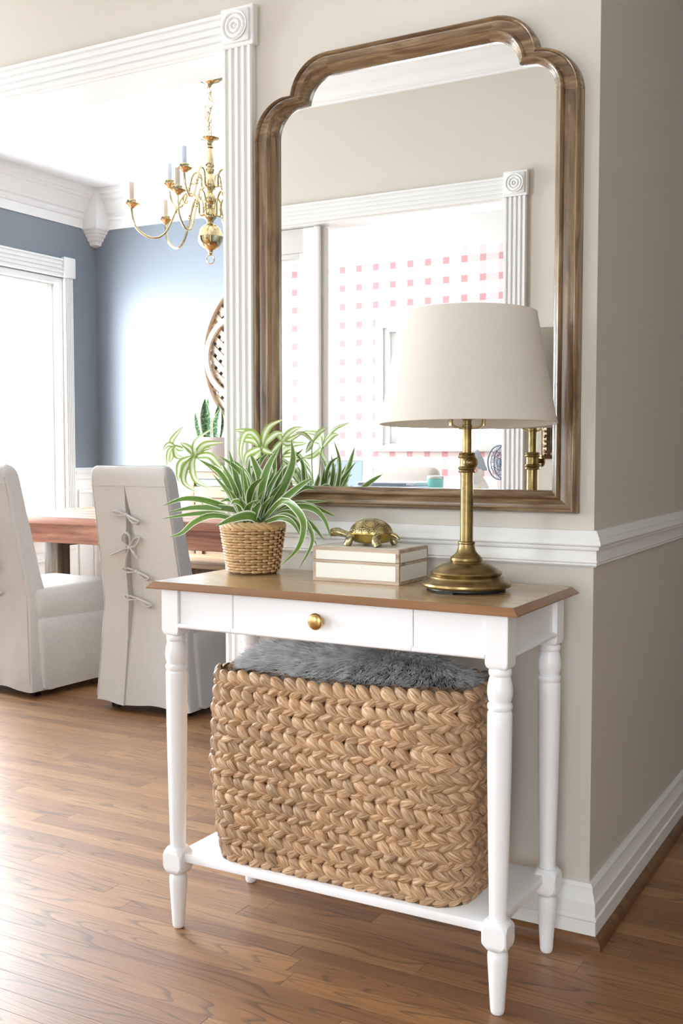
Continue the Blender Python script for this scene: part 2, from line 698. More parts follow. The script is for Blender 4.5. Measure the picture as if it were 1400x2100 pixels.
# ---- floor: base slab and oak strip boards
floor = struct(boxobj('floor', M_OAK, None, -4.4, 2.3, -5.1, 3.5, -0.10, -0.011))
PW = 0.0572


def frame_px(x, y, z=0.0):
    f = Vector((-sin(YAW) * cos(PITCH), cos(YAW) * cos(PITCH), -sin(PITCH)))
    r = Vector((cos(YAW), sin(YAW), 0))
    u = r.cross(f)
    q = Vector((x, y, z)) - CAM
    d = q.dot(f)
    if d < 0.2:
        return None
    return 700 + FOC * q.dot(r) / d, 1050 - FOC * q.dot(u) / d, d


def plank_mesh(length):
    bm = bmesh.new()
    g = 0.00022
    box(bm, g, length - g, g, PW - g, -0.0115, 0.0, 0.00035, 1)
    bmesh.ops.recalc_face_normals(bm, faces=bm.faces)
    me = bpy.data.meshes.new('plank')
    bm.to_mesh(me)
    bm.free()
    me.materials.append(M_OAK)
    return me


PLANK_LEN = [0.48, 0.66, 0.84, 1.02, 1.26, 1.52]
plank_mesh_of = {l: plank_mesh(l) for l in PLANK_LEN}
rp = random.Random(21)
boards = []
row = 0
y = -4.95
while y < 3.4:
    x = -4.3 - rp.random() * 0.9
    while x < 2.25:
        l = rp.choice(PLANK_LEN)
        if x + l > 2.3:
            l = next((q for q in PLANK_LEN[::-1] if x + q <= 2.3), PLANK_LEN[0])
        best = None
        for s in (0.02, 0.25, 0.5, 0.75, 0.98):
            q = frame_px(x + l * s, y + PW / 2)
            if q and -30 < q[0] < 1430 and 1230 < q[1] < 2150:
                best = q[2] if best is None else min(best, q[2])
        boards.append((best, x, y, l))
        x += l
    y += PW
seen = sorted([b for b in boards if b[0] is not None])
single = seen[:298]
for b in single:
    o = bpy.data.objects.new('plank', plank_mesh_of[b[3]])
    COL.objects.link(o)
    o.location = (b[1], b[2], 0)
    o.parent = floor
bm = bmesh.new()
for b in seen[298:] + [b for b in boards if b[0] is None]:
    box(bm, b[1] + 0.0005, b[1] + b[3] - 0.0005, b[2] + 0.0005, b[2] + PW - 0.0005, -0.0115, 0.0)
o = fin(bm, 'planks_beyond', M_OAK, floor, 0)
o['kind'] = 'stuff'

# ---- mouldings
BASE_P = [(0, 0), (0.021, 0), (0.020, 0.056), (0.0225, 0.059), (0.0225, 0.063), (0.019, 0.066), (0.019, 0.096), (0.0165, 0.099),
          (0.0135, 0.112), (0.010, 0.121), (0.0105, 0.127), (0.008, 0.131), (0.006, 0.135), (0, 0.135)]
SHOE_P = [(0.019, 0), (0.036, 0), (0.0355, 0.009), (0.033, 0.017), (0.028, 0.023), (0.019, 0.027)]
RAIL_P = [(0, 0), (0.006, 0.0), (0.0095, 0.004), (0.008, 0.007), (0.0105, 0.010), (0.0085, 0.015), (0.008, 0.034), (0.0095, 0.036),
          (0.0145, 0.037), (0.0155, 0.041), (0.0145, 0.044), (0.0195, 0.046), (0.021, 0.049), (0.018, 0.058), (0.0165, 0.060),
          (0.0165, 0.063), (0.0125, 0.069), (0.0115, 0.072), (0.0075, 0.0785), (0, 0.079)]

ZB, ZR = 0.0, 0.830
b1 = struct(prismobj('baseboard_hall', M_TRIM, None, BASE_P, (-0.869, 0, ZB), (0, 0, ZB), (0, -1, 0), (0, 0, 1), 0, 1))
prismobj('shoe_moulding', M_SHOE, b1, SHOE_P, (-0.869, 0, ZB), (0, 0, ZB), (0, -1, 0), (0, 0, 1), 0, 1)['label'] = 'brown oak shoe moulding'
b2 = struct(prismobj('baseboard_return', M_TRIM, None, BASE_P, (0, 0, ZB), (0, 3.4, ZB), (1, 0, 0), (0, 0, 1), -1, 0))
prismobj('shoe_moulding', M_SHOE, b2, SHOE_P, (0, 0, ZB), (0, 1.55, ZB), (1, 0, 0), (0, 0, 1), -1, 0)['label'] = 'brown oak shoe moulding'
prismobj('shoe_moulding', M_SHOE, b2, [(a * 1.06, b * 1.07) for a, b in SHOE_P], (0, 1.551, ZB), (0, 3.4, ZB), (1, 0, 0), (0, 0, 1), 0, 0)['label'] = 'brown oak shoe moulding'
struct(prismobj('trim_1', M_TRIM, None, RAIL_P, (-0.869, 0, ZR), (0, 0, ZR), (0, -1, 0), (0, 0, 1), 0, 1), 'white chair rail under the mirror')
struct(prismobj('trim_2', M_TRIM, None, RAIL_P, (0, 0, ZR), (0, 3.4, ZR), (1, 0, 0), (0, 0, 1), -1, 0), 'white chair rail on the shaded side wall')


def flute_profile(w, t=0.020, n=4):
    pts = [(0, 0), (0, t - 0.004), (0.003, t)]
    pitch = (w - 0.014) / n
    x = 0.007
    for i in range(n):
        pts += [(x + pitch * 0.22, t), (x + pitch * 0.34, t - 0.007), (x + pitch * 0.66, t - 0.007), (x + pitch * 0.78, t)]
        x += pitch
    pts += [(w - 0.003, t), (w, t - 0.004), (w, 0)]
    return pts


def rosette(parent, cx, cz, yface, out, s=0.098, t=0.030):
    """square block with turned rings; out = -1 faces -y, +1 faces +y"""
    bm = bmesh.new()
    h = s / 2
    y0, y1 = sorted((yface, yface + out * (t - 0.007)))
    box(bm, cx - h, cx + h, y0, y1, cz - h, cz + h, 0.002, 1)
    g = h - 0.009
    y0, y1 = sorted((yface, yface + out * t))
    box(bm, cx - g, cx + g, y0, y1, cz - g, cz + g, 0.004, 2)
    ob = fin(bm, 'rosette_block', M_TRIM, parent, 30)
    R = s * 0.37
    prof = []
    for k in range(61):
        r = R * (1 - k / 60)
        prof.append((max(r, 0.0004), 0.0052 * abs(cos(pi * 3.0 * (r / R))) ** 0.6 * (1 if k else 0) + 0.0004))
    rot = Matrix.Rotation(pi / 2 if out < 0 else -pi / 2, 4, 'X')
    latheobj('bullseye', M_TRIM, ob, prof, 40, Matrix.Translation((cx, yface + out * (t - 0.0006), cz)) @ rot, 60)
    return ob


# cased opening to the dining room
CW = 0.089
FP = flute_profile(CW)
hd = struct(prismobj('trim_3', M_TRIM, None, FP, (-3.14, 0, 2.085), (-0.958, 0, 2.085), (0, 0, 1), (0, -1, 0)), 'white fluted casing round the dining room opening')
prismobj('side_casing', M_TRIM, hd, FP, (-0.957, 0, 0.19), (-0.957, 0, 2.087), (1, 0, 0), (0, -1, 0))
boxobj('plinth_block', M_TRIM, hd, -0.960, -0.864, -0.026, -0.0005, 0, 0.19, 0.004)
rosette(hd, -0.908, 2.131, 0.0, -1)
boxobj('jamb', M_TRIM, hd, -0.961, -0.9455, 0.0005, 0.13, 0, 2.085)
boxobj('jamb', M_TRIM, hd, -3.16, -0.9455, 0.0005, 0.13, 2.084, 2.0995)
prismobj('side_casing', M_TRIM, hd, FP, (-3.23, 0, 0.19), (-3.23, 0, 2.087), (1, 0, 0), (0, -1, 0))
boxobj('plinth_block', M_TRIM, hd, -3.233, -3.137, -0.026, -0.0005, 0, 0.19, 0.004)
rosette(hd, -3.186, 2.131, 0.0, -1)
boxobj('jamb', M_TRIM, hd, -3.1595, -3.145, 0.0005, 0.13, 0, 2.083)
prismobj('inner_casing', M_TRIM, hd, FP, (-0.957, 0.1305, 0.0), (-0.957, 0.1305, 2.087), (1, 0, 0), (0, 1, 0))
prismobj('inner_casing', M_TRIM, hd, FP, (-3.14, 0.1305, 2.085), (-0.87, 0.1305, 2.085), (0, 0, 1), (0, 1, 0))

# cased opening across the hall (seen in the mirror)
ho = struct(prismobj('trim_4', M_TRIM, None, FP, (-2.74, OPP, 2.105), (-0.935, OPP, 2.105), (0, 0, 1), (0, 1, 0)), 'white fluted casing round the office opening, seen in the mirror')
FPo = flute_profile(0.094)
prismobj('side_casing', M_TRIM, ho, FPo, (-0.938, OPP, 0.19), (-0.938, OPP, 2.108), (1, 0, 0), (0, 1, 0))
boxobj('plinth_block', M_TRIM, ho, -0.942, -0.840, OPP + 0.0005, OPP + 0.026, 0, 0.19, 0.004)
rosette(ho, -0.889, 2.160, OPP, 1, 0.102)
boxobj('jamb', M_TRIM, ho, -0.945, -0.9255, OPP - 0.13, OPP - 0.0005, 0, 2.10)
boxobj('jamb', M_TRIM, ho, -2.78, -0.945, OPP - 0.13, OPP - 0.0005, 2.098, 2.1145)
prismobj('side_casing', M_TRIM, ho, FPo, (-2.835, OPP, 0.19), (-2.835, OPP, 2.108), (1, 0, 0), (0, 1, 0))
rosette(ho, -2.79, 2.160, OPP, 1, 0.102)
hg = boxobj('hinge_leaf', M_KNOB, ho, -0.9485, -0.9452, OPP - 0.085, OPP - 0.040, 1.64, 1.75, 0.001)
hg['label'] = 'pale brass hinge leaf'
boxobj('hinge_leaf', M_KNOB, ho, -0.9485, -0.9452, OPP - 0.085, OPP - 0.040, 0.98, 1.09, 0.001)['label'] = 'pale brass hinge leaf'

# closed glazed door leaf on the far side of that opening
dr = struct(boxobj('door_1', M_TRIM, None, -1.925, -1.845, OPP - 0.075, OPP - 0.03, 0.01, 2.095, 0.004), 'white glazed office door leaf seen in the mirror')
boxobj('stile', M_TRIM, dr, -2.76, -2.66, OPP - 0.072, OPP - 0.033, 0.01, 2.095, 0.003)
boxobj('rail', M_TRIM, dr, -2.66, -1.925, OPP - 0.072, OPP - 0.033, 1.985, 2.095, 0.003)
boxobj('rail', M_TRIM, dr, -2.66, -1.925, OPP - 0.072, OPP - 0.033, 0.01, 0.26, 0.003)
boxobj('door_pane', M_GLASS, dr, -2.66, -1.925, OPP - 0.056, OPP - 0.050, 0.26, 1.985)
boxobj('glazing_bead', M_TRIM, dr, -1.950, -1.925, OPP - 0.066, OPP - 0.036, 0.26, 1.985, 0.004)
boxobj('glazing_bead', M_TRIM, dr, -2.66, -1.950, OPP - 0.066, OPP - 0.036, 1.96, 1.985, 0.004)
bm = bmesh.new()
box(bm, -1.845, -1.820, OPP - 0.085, OPP - 0.045, 0.01, 2.095, 0.006)
box(bm, -1.862, -1.828, OPP - 0.032, OPP - 0.016, 0.01, 2.095, 0.005)
fin(bm, 'astragal', M_TRIM, dr, 35)

# crowns
HC = [(0, 0), (0.012, 0), (0.014, 0.010), (0.020, 0.012), (0.020, 0.018), (0.026, 0.022), (0.030, 0.035), (0.046, 0.050), (0.046, 0.055), (0.058, 0.062), (0.072, 0.078), (0.072, 0.083), (0.084, 0.090), (0.090, 0.102), (0.098, 0.106), (0.10, 0.127), (0, 0.127)]
struct(prismobj('trim_5', M_TRIM, None, HC, (-4.2, OPP, 2.612), (-0.2, OPP, 2.612), (0, 1, 0), (0, 0, 1)), 'white crown moulding across the hall, seen in the mirror')
DC = [(0, 0), (0.010, 0), (0.012, 0.055), (0.020, 0.060), (0.026, 0.072), (0.020, 0.086), (0.020, 0.094), (0.034, 0.100), (0.040, 0.116), (0.052, 0.130), (0.062, 0.150), (0.074, 0.164), (0.074, 0.172), (0.092, 0.180), (0.100, 0.192), (0.112, 0.197), (0.112, 0.206), (0.125, 0.214), (0.125, 0.2395), (0, 0.2395)]
tl = struct(prismobj('trim_6', M_TRIM, None, DC, (XL, 0.131, 2.50), (XL, YB - 0.02, 2.50), (1, 0, 0), (0, 0, 1)), 'white dining room crown with a corner drop block')
prismobj('crown', M_TRIM, tl, DC, (XL + 0.02, YB, 2.50), (-0.131, YB, 2.50), (0, -1, 0), (0, 0, 1))
# corner block: square in plan, stepped taper below
bm = bmesh.new()


def sq(z, s):
    return [bm.verts.new((XL + s * p, YB - s * q, z)) for p, q in ((0.0, 0.0), (1, 0), (1, 1), (0, 1))]


lev = [(2.7399, 0.150), (2.70, 0.148), (2.66, 0.135), (2.60, 0.128), (2.515, 0.126), (2.495, 0.118), (2.49, 0.108), (2.475, 0.104), (2.47, 0.092),
       (2.455, 0.088), (2.45, 0.076), (2.432, 0.070), (2.427, 0.058), (2.405, 0.050), (2.398, 0.020)]
rings = [sq(z, s) for z, s in lev]
for a, b in zip(rings, rings[1:]):
    for i in range(4):
        bm.faces.new((a[i], a[(i + 1) % 4], b[(i + 1) % 4], b[i]))
bm.faces.new(rings[-1])
bm.faces.new(list(reversed(rings[0])))
fin(bm, 'corner_drop', M_TRIM, tl, 25)


# windows
def window(name, label, axis, face, thick, a0, a1, z0, z1, inward, casing=True, rail=None):
    """frame + sash bars + pane in a wall hole; axis 'y' means the wall runs along y (face is an x)"""
    def B(nm, mat, p0, p1, d0, d1, q0, q1, par, bev=0.003):
        d0, d1 = sorted((face + d0 * inward, face + d1 * inward))
        if axis == 'y':
            return boxobj(nm, mat, par, d0, d1, p0, p1, q0, q1, bev)
        return boxobj(nm, mat, par, p0, p1, d0, d1, q0, q1, bev)
    w = B(name, M_TRIM, a0, a1, -thick, -0.001, z0 - 0.012, z0 + 0.012, None)
    struct(w, label)
    B('frame_side', M_TRIM, a0, a0 + 0.035, -thick, -0.001, z0 + 0.012, z1, w)
    B('frame_side', M_TRIM, a1 - 0.035, a1, -thick, -0.001, z0 + 0.012, z1, w)
    B('frame_head', M_TRIM, a0 + 0.035, a1 - 0.035, -thick, -0.001, z1 - 0.035, z1, w)
    B('pane', M_GLASS, a0 + 0.035, a1 - 0.035, -0.075, -0.070, z0 + 0.012, z1 - 0.035, w, 0)
    for s0, s1 in ((a0 + 0.035, a0 + 0.075), (a1 - 0.075, a1 - 0.035)):
        B('sash_stile', M_TRIM, s0, s1, -0.09, -0.055, z0 + 0.012, z1 - 0.035, w)
    B('sash_rail', M_TRIM, a0 + 0.075, a1 - 0.075, -0.09, -0.055, z0 + 0.012, z0 + 0.055, w)
    B('sash_rail', M_TRIM, a0 + 0.075, a1 - 0.075, -0.09, -0.055, z1 - 0.075, z1 - 0.035, w)
    if rail:
        B('sash_rail', M_TRIM, a0 + 0.075, a1 - 0.075, -0.09, -0.055, rail - 0.02, rail + 0.02, w)
    return w, B


w1, B = window('window_1', 'tall bright dining room window in white fluted casing', 'y', XL, 0.13, 0.90, 2.80, 0.55, 2.16, 1)
FW = flute_profile(0.075)
prismobj('window_casing', M_TRIM, w1, FW, (XL + 0.0005, 2.796, 0.56), (XL + 0.0005, 2.796, 2.17), (0, 1, 0), (1, 0, 0))
prismobj('window_casing', M_TRIM, w1, FW, (XL + 0.0005, 0.829, 0.56), (XL + 0.0005, 0.829, 2.17), (0, 1, 0), (1, 0, 0))
prismobj('window_casing', M_TRIM, w1, flute_profile(0.115), (XL + 0.0005, 0.88, 2.165), (XL + 0.0005, 2.80, 2.165), (0, 0, 1), (1, 0, 0))
boxobj('rosette_block', M_TRIM, w1, XL + 0.0005, XL + 0.032, 2.785, 2.885, 2.165, 2.292, 0.006)
boxobj('rosette_block', M_TRIM, w1, XL + 0.0005, XL + 0.032, 0.815, 0.915, 2.165, 2.292, 0.006)
boxobj('sill', M_TRIM, w1, XL - 0.02, XL + 0.05, 0.80, 2.90, 0.53, 0.56, 0.006)
boxobj('apron', M_TRIM, w1, XL + 0.0005, XL + 0.018, 0.83, 2.87, 0.45, 0.53, 0.004)

w2, B2 = window('window_2', 'white framed office window seen in the mirror', 'x', OY, 0.12, -2.93, -2.00, 1.12, 1.98, 1)
for p0, p1, q0, q1 in ((-2.985, -2.925, 1.1205, 2.03), (-2.005, -1.945, 1.1205, 2.03), (-2.9248, -2.0052, 1.97, 2.03)):
    boxobj('window_casing', M_TRIM, w2, p0, p1, OY + 0.0005, OY + 0.02, q0, q1, 0.004)
boxobj('sill', M_TRIM, w2, -3.0, -1.93, OY + 0.0005, OY + 0.04, 1.075, 1.12, 0.004)
w3, _ = window('window_3', 'sidelight window at the left end of the hall, out of view', 'y', XL, 0.13, -1.50, -0.40, 0.35, 2.40, 1)
w4, _ = window('window_4', 'made-up side window of the office, out of view', 'y', XL, 0.13, -4.25, -2.65, 0.75, 2.20, 1)  # made-up opening for the added office side fill
w5, _ = window('window_5', 'foyer window behind the camera, out of view', 'x', -4.95, 0.12, 0.05, 1.85, 0.3, 2.3, 1)

# dining wainscot
ws = struct(boxobj('trim_7', M_TRIM, None, XL + 0.0085, -0.131, YB - 0.008, YB - 0.0005, 0.0, 0.93), 'white wainscot on the dining room back wall')
prismobj('wainscot_rail', M_TRIM, ws, [(a * 1.1, b) for a, b in RAIL_P], (XL, YB - 0.0005, 0.893), (-0.131, YB - 0.0005, 0.893), (0, -1, 0), (0, 0, 1))
prismobj('skirting', M_TRIM, ws, BASE_P, (XL, YB - 0.008, 0), (-0.131, YB - 0.008, 0), (0, -1, 0), (0, 0, 1))
wl = struct(boxobj('trim_8', M_TRIM, None, XL + 0.0005, XL + 0.008, 2.872, YB - 0.0005, 0.0, 0.93), 'white wainscot beside and under the dining room window')
boxobj('wainscot_panel', M_TRIM, wl, XL + 0.0005, XL + 0.008, 0.131, 2.872, 0.0, 0.45)
boxobj('wainscot_panel', M_TRIM, wl, XL + 0.0005, XL + 0.008, 0.131, 0.828, 0.45, 0.93)
prismobj('wainscot_rail', M_TRIM, wl, [(a * 1.1, b) for a, b in RAIL_P], (XL + 0.0005, 2.872, 0.893), (XL + 0.0005, YB - 0.009, 0.893), (1, 0, 0), (0, 0, 1))
prismobj('skirting', M_TRIM, wl, BASE_P, (XL + 0.008, 0.131, 0), (XL + 0.008, YB - 0.02, 0), (1, 0, 0), (0, 0, 1))


def panel_mould(parent, axis, face, a0, a1, z0, z1, out):
    bm = bmesh.new()
    s = 0.022
    for p0, p1, q0, q1 in ((a0, a1, z0, z0 + s), (a0, a1, z1 - s, z1), (a0, a0 + s, z0 + s, z1 - s), (a1 - s, a1, z0 + s, z1 - s)):
        d0, d1 = sorted((face, face + 0.012 * out))
        if axis == 'y':
            box(bm, d0, d1, p0, p1, q0, q1, 0.004, 2)
        else:
            box(bm, p0, p1, d0, d1, q0, q1, 0.004, 2)
    return fin(bm, 'panel_moulding', M_TRIM, parent, 35)


panel_mould(wl, 'y', XL + 0.008, 2.90, 3.06, 0.20, 0.83, 1)
for k in range(3):
    panel_mould(wl, 'y', XL + 0.008, 0.92 + k * 0.65, 1.50 + k * 0.65, 0.19, 0.41, 1)
for k in range(5):
    panel_mould(ws, 'x', YB - 0.008, XL + 0.18 + k * 0.78, XL + 0.86 + k * 0.78, 0.20, 0.83, -1)


# ================================================================== CONSOLE TABLE
LX = (-0.835, -0.0675)
LY = (-0.377, -0.085)
TT = 0.791
ct = empty('console_table', 'white console table with turned legs and a brown wooden top', 'table', (-0.452, -0.23, 0), world=True)


def leg_mesh(cx, cy):
    bm = bmesh.new()
    h = 0.0228
    # square block, rounded under
    rings = []
    for z, s, k in ((0.7755, 1.0, 0.0012), (0.684, 1.0, 0.0012), (0.679, 0.988, 0.002), (0.675, 0.95, 0.003), (0.672, 0.88, 0.004), (0.6702, 0.76, 0.005)):
        q = h * s
        rings.append([bm.verts.new((cx + a, cy + b, z)) for a, b in ((-q + k, -q), (q - k, -q), (q, -q + k), (q, q - k), (q - k, q), (-q + k, q), (-q, q - k), (-q, -q + k))])
    for a, b in zip(rings, rings[1:]):
        for i in range(8):
            bm.faces.new((a[i], a[(i + 1) % 8], b[(i + 1) % 8], b[i]))
    bm.faces.new(rings[-1])
    bm.faces.new(list(reversed(rings[0])))
    prof = [(0.019, 0.671), (0.0212, 0.669), (0.0224, 0.6635), (0.0212, 0.658), (0.0195, 0.6565), (0.0198, 0.655), (0.0218, 0.648),
            (0.0240, 0.636), (0.0246, 0.628), (0.0240, 0.619), (0.0222, 0.611), (0.0202, 0.606), (0.0200, 0.605), (0.0232, 0.6035), (0.0243, 0.599),
            (0.0236, 0.594), (0.0215, 0.591), (0.0207, 0.590), (0.0228, 0.588), (0.0238, 0.584), (0.0238, 0.56), (0.0230, 0.47), (0.0205, 0.33), (0.0175, 0.20), (0.0172, 0.175)]
    lathe(bm, prof, 40, Matrix.Translation((cx, cy, 0)))
    # lower block: corners cut so the faces read as rounded shields
    hb = 0.0252
    rings = []
    for z, s, k in ((0.1868, 0.84, 0.0130), (0.1825, 0.96, 0.0115), (0.1755, 1.0, 0.0055), (0.169, 1.0, 0.0025), (0.146, 1.0, 0.0025), (0.1395, 1.0, 0.0055), (0.1325, 0.96, 0.0115), (0.1284, 0.82, 0.0130)):
        q = hb * s
        rings.append([bm.verts.new((cx + a, cy + b, z)) for a, b in ((-q + k, -q), (q - k, -q), (q, -q + k), (q, q - k), (q - k, q), (-q + k, q), (-q, q - k), (-q, -q + k))])
    for a, b in zip(rings, rings[1:]):
        for i in range(8):
            bm.faces.new((a[i], a[(i + 1) % 8], b[(i + 1) % 8], b[i]))
    bm.faces.new(rings[-1])
    bm.faces.new(list(reversed(rings[0])))
    foot = [(0.0145, 0.132), (0.0140, 0.127), (0.0170, 0.1245), (0.0196, 0.120), (0.0202, 0.114), (0.0196, 0.100), (0.0140, 0.010), (0.0128, 0.0035), (0.0110, 0.0008), (0.009, 0.0)]
    lathe(bm, foot, 36, Matrix.Translation((cx, cy, 0)))
    return fin(bm, 'leg', M_LACQ, ct, 38)


for y_ in LY:
    for x_ in LX:
        leg_mesh(x_, y_)

# top: moulded edge band and a flat field
def ring_loft(bm, lev, x0, x1, y0, y1):
    rings = []
    for ins, z in lev:
        rings.append([bm.verts.new(c) for c in ((x0 + ins, y0 + ins, z), (x1 - ins, y0 + ins, z), (x1 - ins, y1 - ins, z), (x0 + ins, y1 - ins, z))])
    for a, b in zip(rings, rings[1:]):
        for i in range(4):
            bm.faces.new((a[i], a[(i + 1) % 4], b[(i + 1) % 4], b[i]))
    return rings


TX0, TX1, TY0, TY1 = -0.884, -0.0195, -0.4205, -0.040
bm = bmesh.new()
rg = ring_loft(bm, [(0.04, 0.7757), (0.001, 0.7757), (0.0, 0.7767), (0.0, 0.7785), (0.0015, 0.7800), (0.0028, 0.7812), (0.0050, 0.7838), (0.0075, 0.7862), (0.0100, 0.7885), (0.0112, 0.7905), (0.0120, 0.7910), (0.0150, 0.7908)], TX0, TX1, TY0, TY1)
bm.faces.new(rg[0])
fin(bm, 'top_edge', M_TOPEDGE, ct, 40)['label'] = 'reddish brown moulded edge'
boxobj('tabletop', M_TOP, ct, TX0 + 0.0125, TX1 - 0.0125, TY0 + 0.0125, TY1 - 0.0125, 0.780, TT, 0.0006, 1)['label'] = 'flat brown wooden top'

# aprons
AZ0, AZ1 = 0.694, 0.7757
fy = -0.3925
boxobj('apron_panel', M_LACQ, ct, LX[0] + 0.0228, -0.6705, fy, fy + 0.018, AZ0, AZ1, 0.0015, 1)
boxobj('apron_panel', M_LACQ, ct, -0.2415, LX[1] - 0.0228, fy, fy + 0.018, AZ0, AZ1, 0.0015, 1)
drw = boxobj('drawer', M_LACQ, ct, -0.6690, -0.2430, fy, fy + 0.018, AZ0 + 0.001, AZ1 - 0.002, 0.0015, 1)
boxobj('drawer_box', M_LACQ, drw, -0.655, -0.257, fy + 0.018, -0.12, AZ0 + 0.008, AZ1 - 0.012)
kn = [(0.0075, 0), (0.0078, 0.002), (0.0052, 0.006), (0.0048, 0.010), (0.0075, 0.0125), (0.0145, 0.0145), (0.0172, 0.0175), (0.0172, 0.0205), (0.0150, 0.0235), (0.0080, 0.0255), (0.0005, 0.0262)]
latheobj('knob', M_KNOB, drw, kn, 40, Matrix.Translation((-0.4525, fy - 0.0002, 0.7335)) @ Matrix.Rotation(pi / 2, 4, 'X'), 60)['label'] = 'round satin brass knob'


def bead(parent, p0, p1, u):
    prof = [(0.0, 0.0)] + [(0.004 + 0.0075 * cos(a), 0.0055 + 0.0055 * sin(a)) for a in [radians(-90 + 180 * k / 8) for k in range(9)]] + [(0.0, 0.011)]
    return prismobj('bead_moulding', M_LACQ, parent, prof, p0, p1, u, (0, 0, 1), 0, 0, 50)


bead(ct, (LX[0] + 0.0228, fy + 0.002, 0.6885), (-0.6703, fy + 0.002, 0.6885), (0, -1, 0))
bead(drw, (-0.6690, fy + 0.002, 0.6885), (-0.2430, fy + 0.002, 0.6885), (0, -1, 0))
bead(ct, (-0.2417, fy + 0.002, 0.6885), (LX[1] - 0.0228, fy + 0.002, 0.6885), (0, -1, 0))
for x_, out in ((LX[0], -1), (LX[1], 1)):
    xf = x_ + out * 0.0135
    a0, a1 = sorted((xf, xf - out * 0.018))
    boxobj('side_apron', M_LACQ, ct, a0, a1, LY[0] + 0.0228, LY[1] - 0.0228, AZ0, AZ1, 0.0015, 1)
    bead(ct, (xf - out * 0.002, LY[0] + 0.0228, 0.6885), (xf - out * 0.002, LY[1] - 0.0228, 0.6885), (out, 0, 0))
boxobj('back_apron', M_LACQ, ct, LX[0] + 0.0228, LX[1] - 0.0228, LY[1] - 0.002, LY[1] + 0.016, AZ0, AZ1, 0.0015, 1)
# lower shelf, let into the leg blocks
SH = 0.176
boxobj('shelf', M_LACQ, ct, LX[0] + 0.002, LX[1] - 0.002, LY[0] - 0.008, LY[1] + 0.010, 0.157, SH, 0.002, 2)

# ================================================================== MIRROR
mi = empty('wall_mirror', 'tall wooden framed wall mirror with scalloped upper corners', 'mirror', (-0.4425, -0.01, 0.945), world=True)


def arc(cx, cz, r, a0, a1, n):
    return [(cx + r * cos(radians(a0 + (a1 - a0) * i / n)), cz + r * sin(radians(a0 + (a1 - a0) * i / n))) for i in range(n + 1)]


NA = 14
xo0, xo1, zo0, zo1, zs = -0.854, -0.0315, 0.945, 2.0235, 1.8385
xi0, xi1, zi0, zi1, zsi = -0.7935, -0.0885, 0.994, 1.9745, 1.8440
outer = {
    'right': [(xo1, zo0), (xo1, zs)],
    'rcorner': arc(xo1 - 0.0985, zs, 0.0985, 0, 82, NA) + arc(-0.2270, 1.9215, 0.102, 8, 90, NA),
    'top': [(-0.2270, zo1), (-0.6480, zo1)],
    'lcorner': arc(-0.6480, 1.9215, 0.102, 90, 172, NA) + arc(xo0 + 0.0985, zs, 0.0985, 98, 180, NA),
    'left': [(xo0, zs), (xo0, zo0)],
    'bottom': [(xo0, zo0), (xo1, zo0)],
}
inner = {
    'right': [(xi1, zi0), (xi1, zsi)],
    'rcorner': arc(xi1 - 0.0690, zsi, 0.0690, 0, 74, NA) + arc(-0.2390, 1.9060, 0.0685, 6, 90, NA),
    'top': [(-0.2390, zi1), (-0.6400, zi1)],
    'lcorner': arc(-0.6400, 1.9060, 0.0685, 90, 174, NA) + arc(xi0 + 0.0690, zsi, 0.0690, 106, 180, NA),
    'left': [(xi0, zsi), (xi0, zi0)],
    'bottom': [(xi0, zi0), (xi1, zi0)],
}
# profile: fraction from the outer edge, distance out from the wall
MP = [(0.0, 0.001), (0.0, 0.020), (0.015, 0.027), (0.06, 0.0335), (0.115, 0.0365), (0.17, 0.0345), (0.205, 0.0290), (0.215, 0.0265), (0.30, 0.0255), (0.45, 0.0265),
      (0.58, 0.0285), (0.605, 0.0290), (0.615, 0.0320), (0.66, 0.0375), (0.72, 0.0395), (0.78, 0.0370), (0.82, 0.0320), (0.83, 0.0290), (0.90, 0.0260), (0.965, 0.0235), (1.0, 0.0200), (1.0, 0.006)]


def frame_piece(key, name, mat):
    bm = bmesh.new()
    rows = []
    for (ox_, oz_), (ix_, iz_) in zip(outer[key], inner[key]):
        rows.append([bm.verts.new((ox_ + (ix_ - ox_) * f, -d, oz_ + (iz_ - oz_) * f)) for f, d in MP])
    grid_faces(bm, rows)
    for r in (rows[0], rows[-1]):
        try:
            bm.faces.new(r)
        except Exception:
            pass
    return fin(bm, name, mat, mi, 40)


frame_piece('right', 'frame_stile', M_FRAME_V)
frame_piece('left', 'frame_stile', M_FRAME_V)
frame_piece('top', 'frame_rail', M_FRAME_H)
frame_piece('bottom', 'frame_rail', M_FRAME_H)
frame_piece('rcorner', 'scalloped_corner', M_FRAME_H)
frame_piece('lcorner', 'scalloped_corner', M_FRAME_H)
bm = bmesh.new()
loop = inner['bottom'][:1] + inner['bottom'][1:] + inner['right'][1:] + inner['rcorner'][1:] + inner['top'][1:] + inner['lcorner'][1:] + inner['left'][1:-1]
cx_, cz_ = -0.44, 1.5
vs = [bm.verts.new((cx_ + (x - cx_) * 1.006, -0.0095, cz_ + (z - cz_) * 1.006)) for x, z in loop]
back = [bm.verts.new((v.co.x, -0.0045, v.co.z)) for v in vs]
bm.faces.new(vs)
bm.faces.new(list(reversed(back)))
for i in range(len(vs)):
    j = (i + 1) % len(vs)
    bm.faces.new((vs[i], vs[j], back[j], back[i]))
fin(bm, 'mirror_glass', M_MIRROR, mi, 0)
bm = bmesh.new()
loopo = outer['bottom'] + outer['right'][1:] + outer['rcorner'][1:] + outer['top'][1:] + outer['lcorner'][1:] + outer['left'][1:-1]
vs = [bm.verts.new((cx_ + (x - cx_) * 0.985, -0.0035, cz_ + (z - cz_) * 0.985)) for x, z in loopo]
back = [bm.verts.new((v.co.x, -0.0005, v.co.z)) for v in vs]
bm.faces.new(vs)
bm.faces.new(list(reversed(back)))
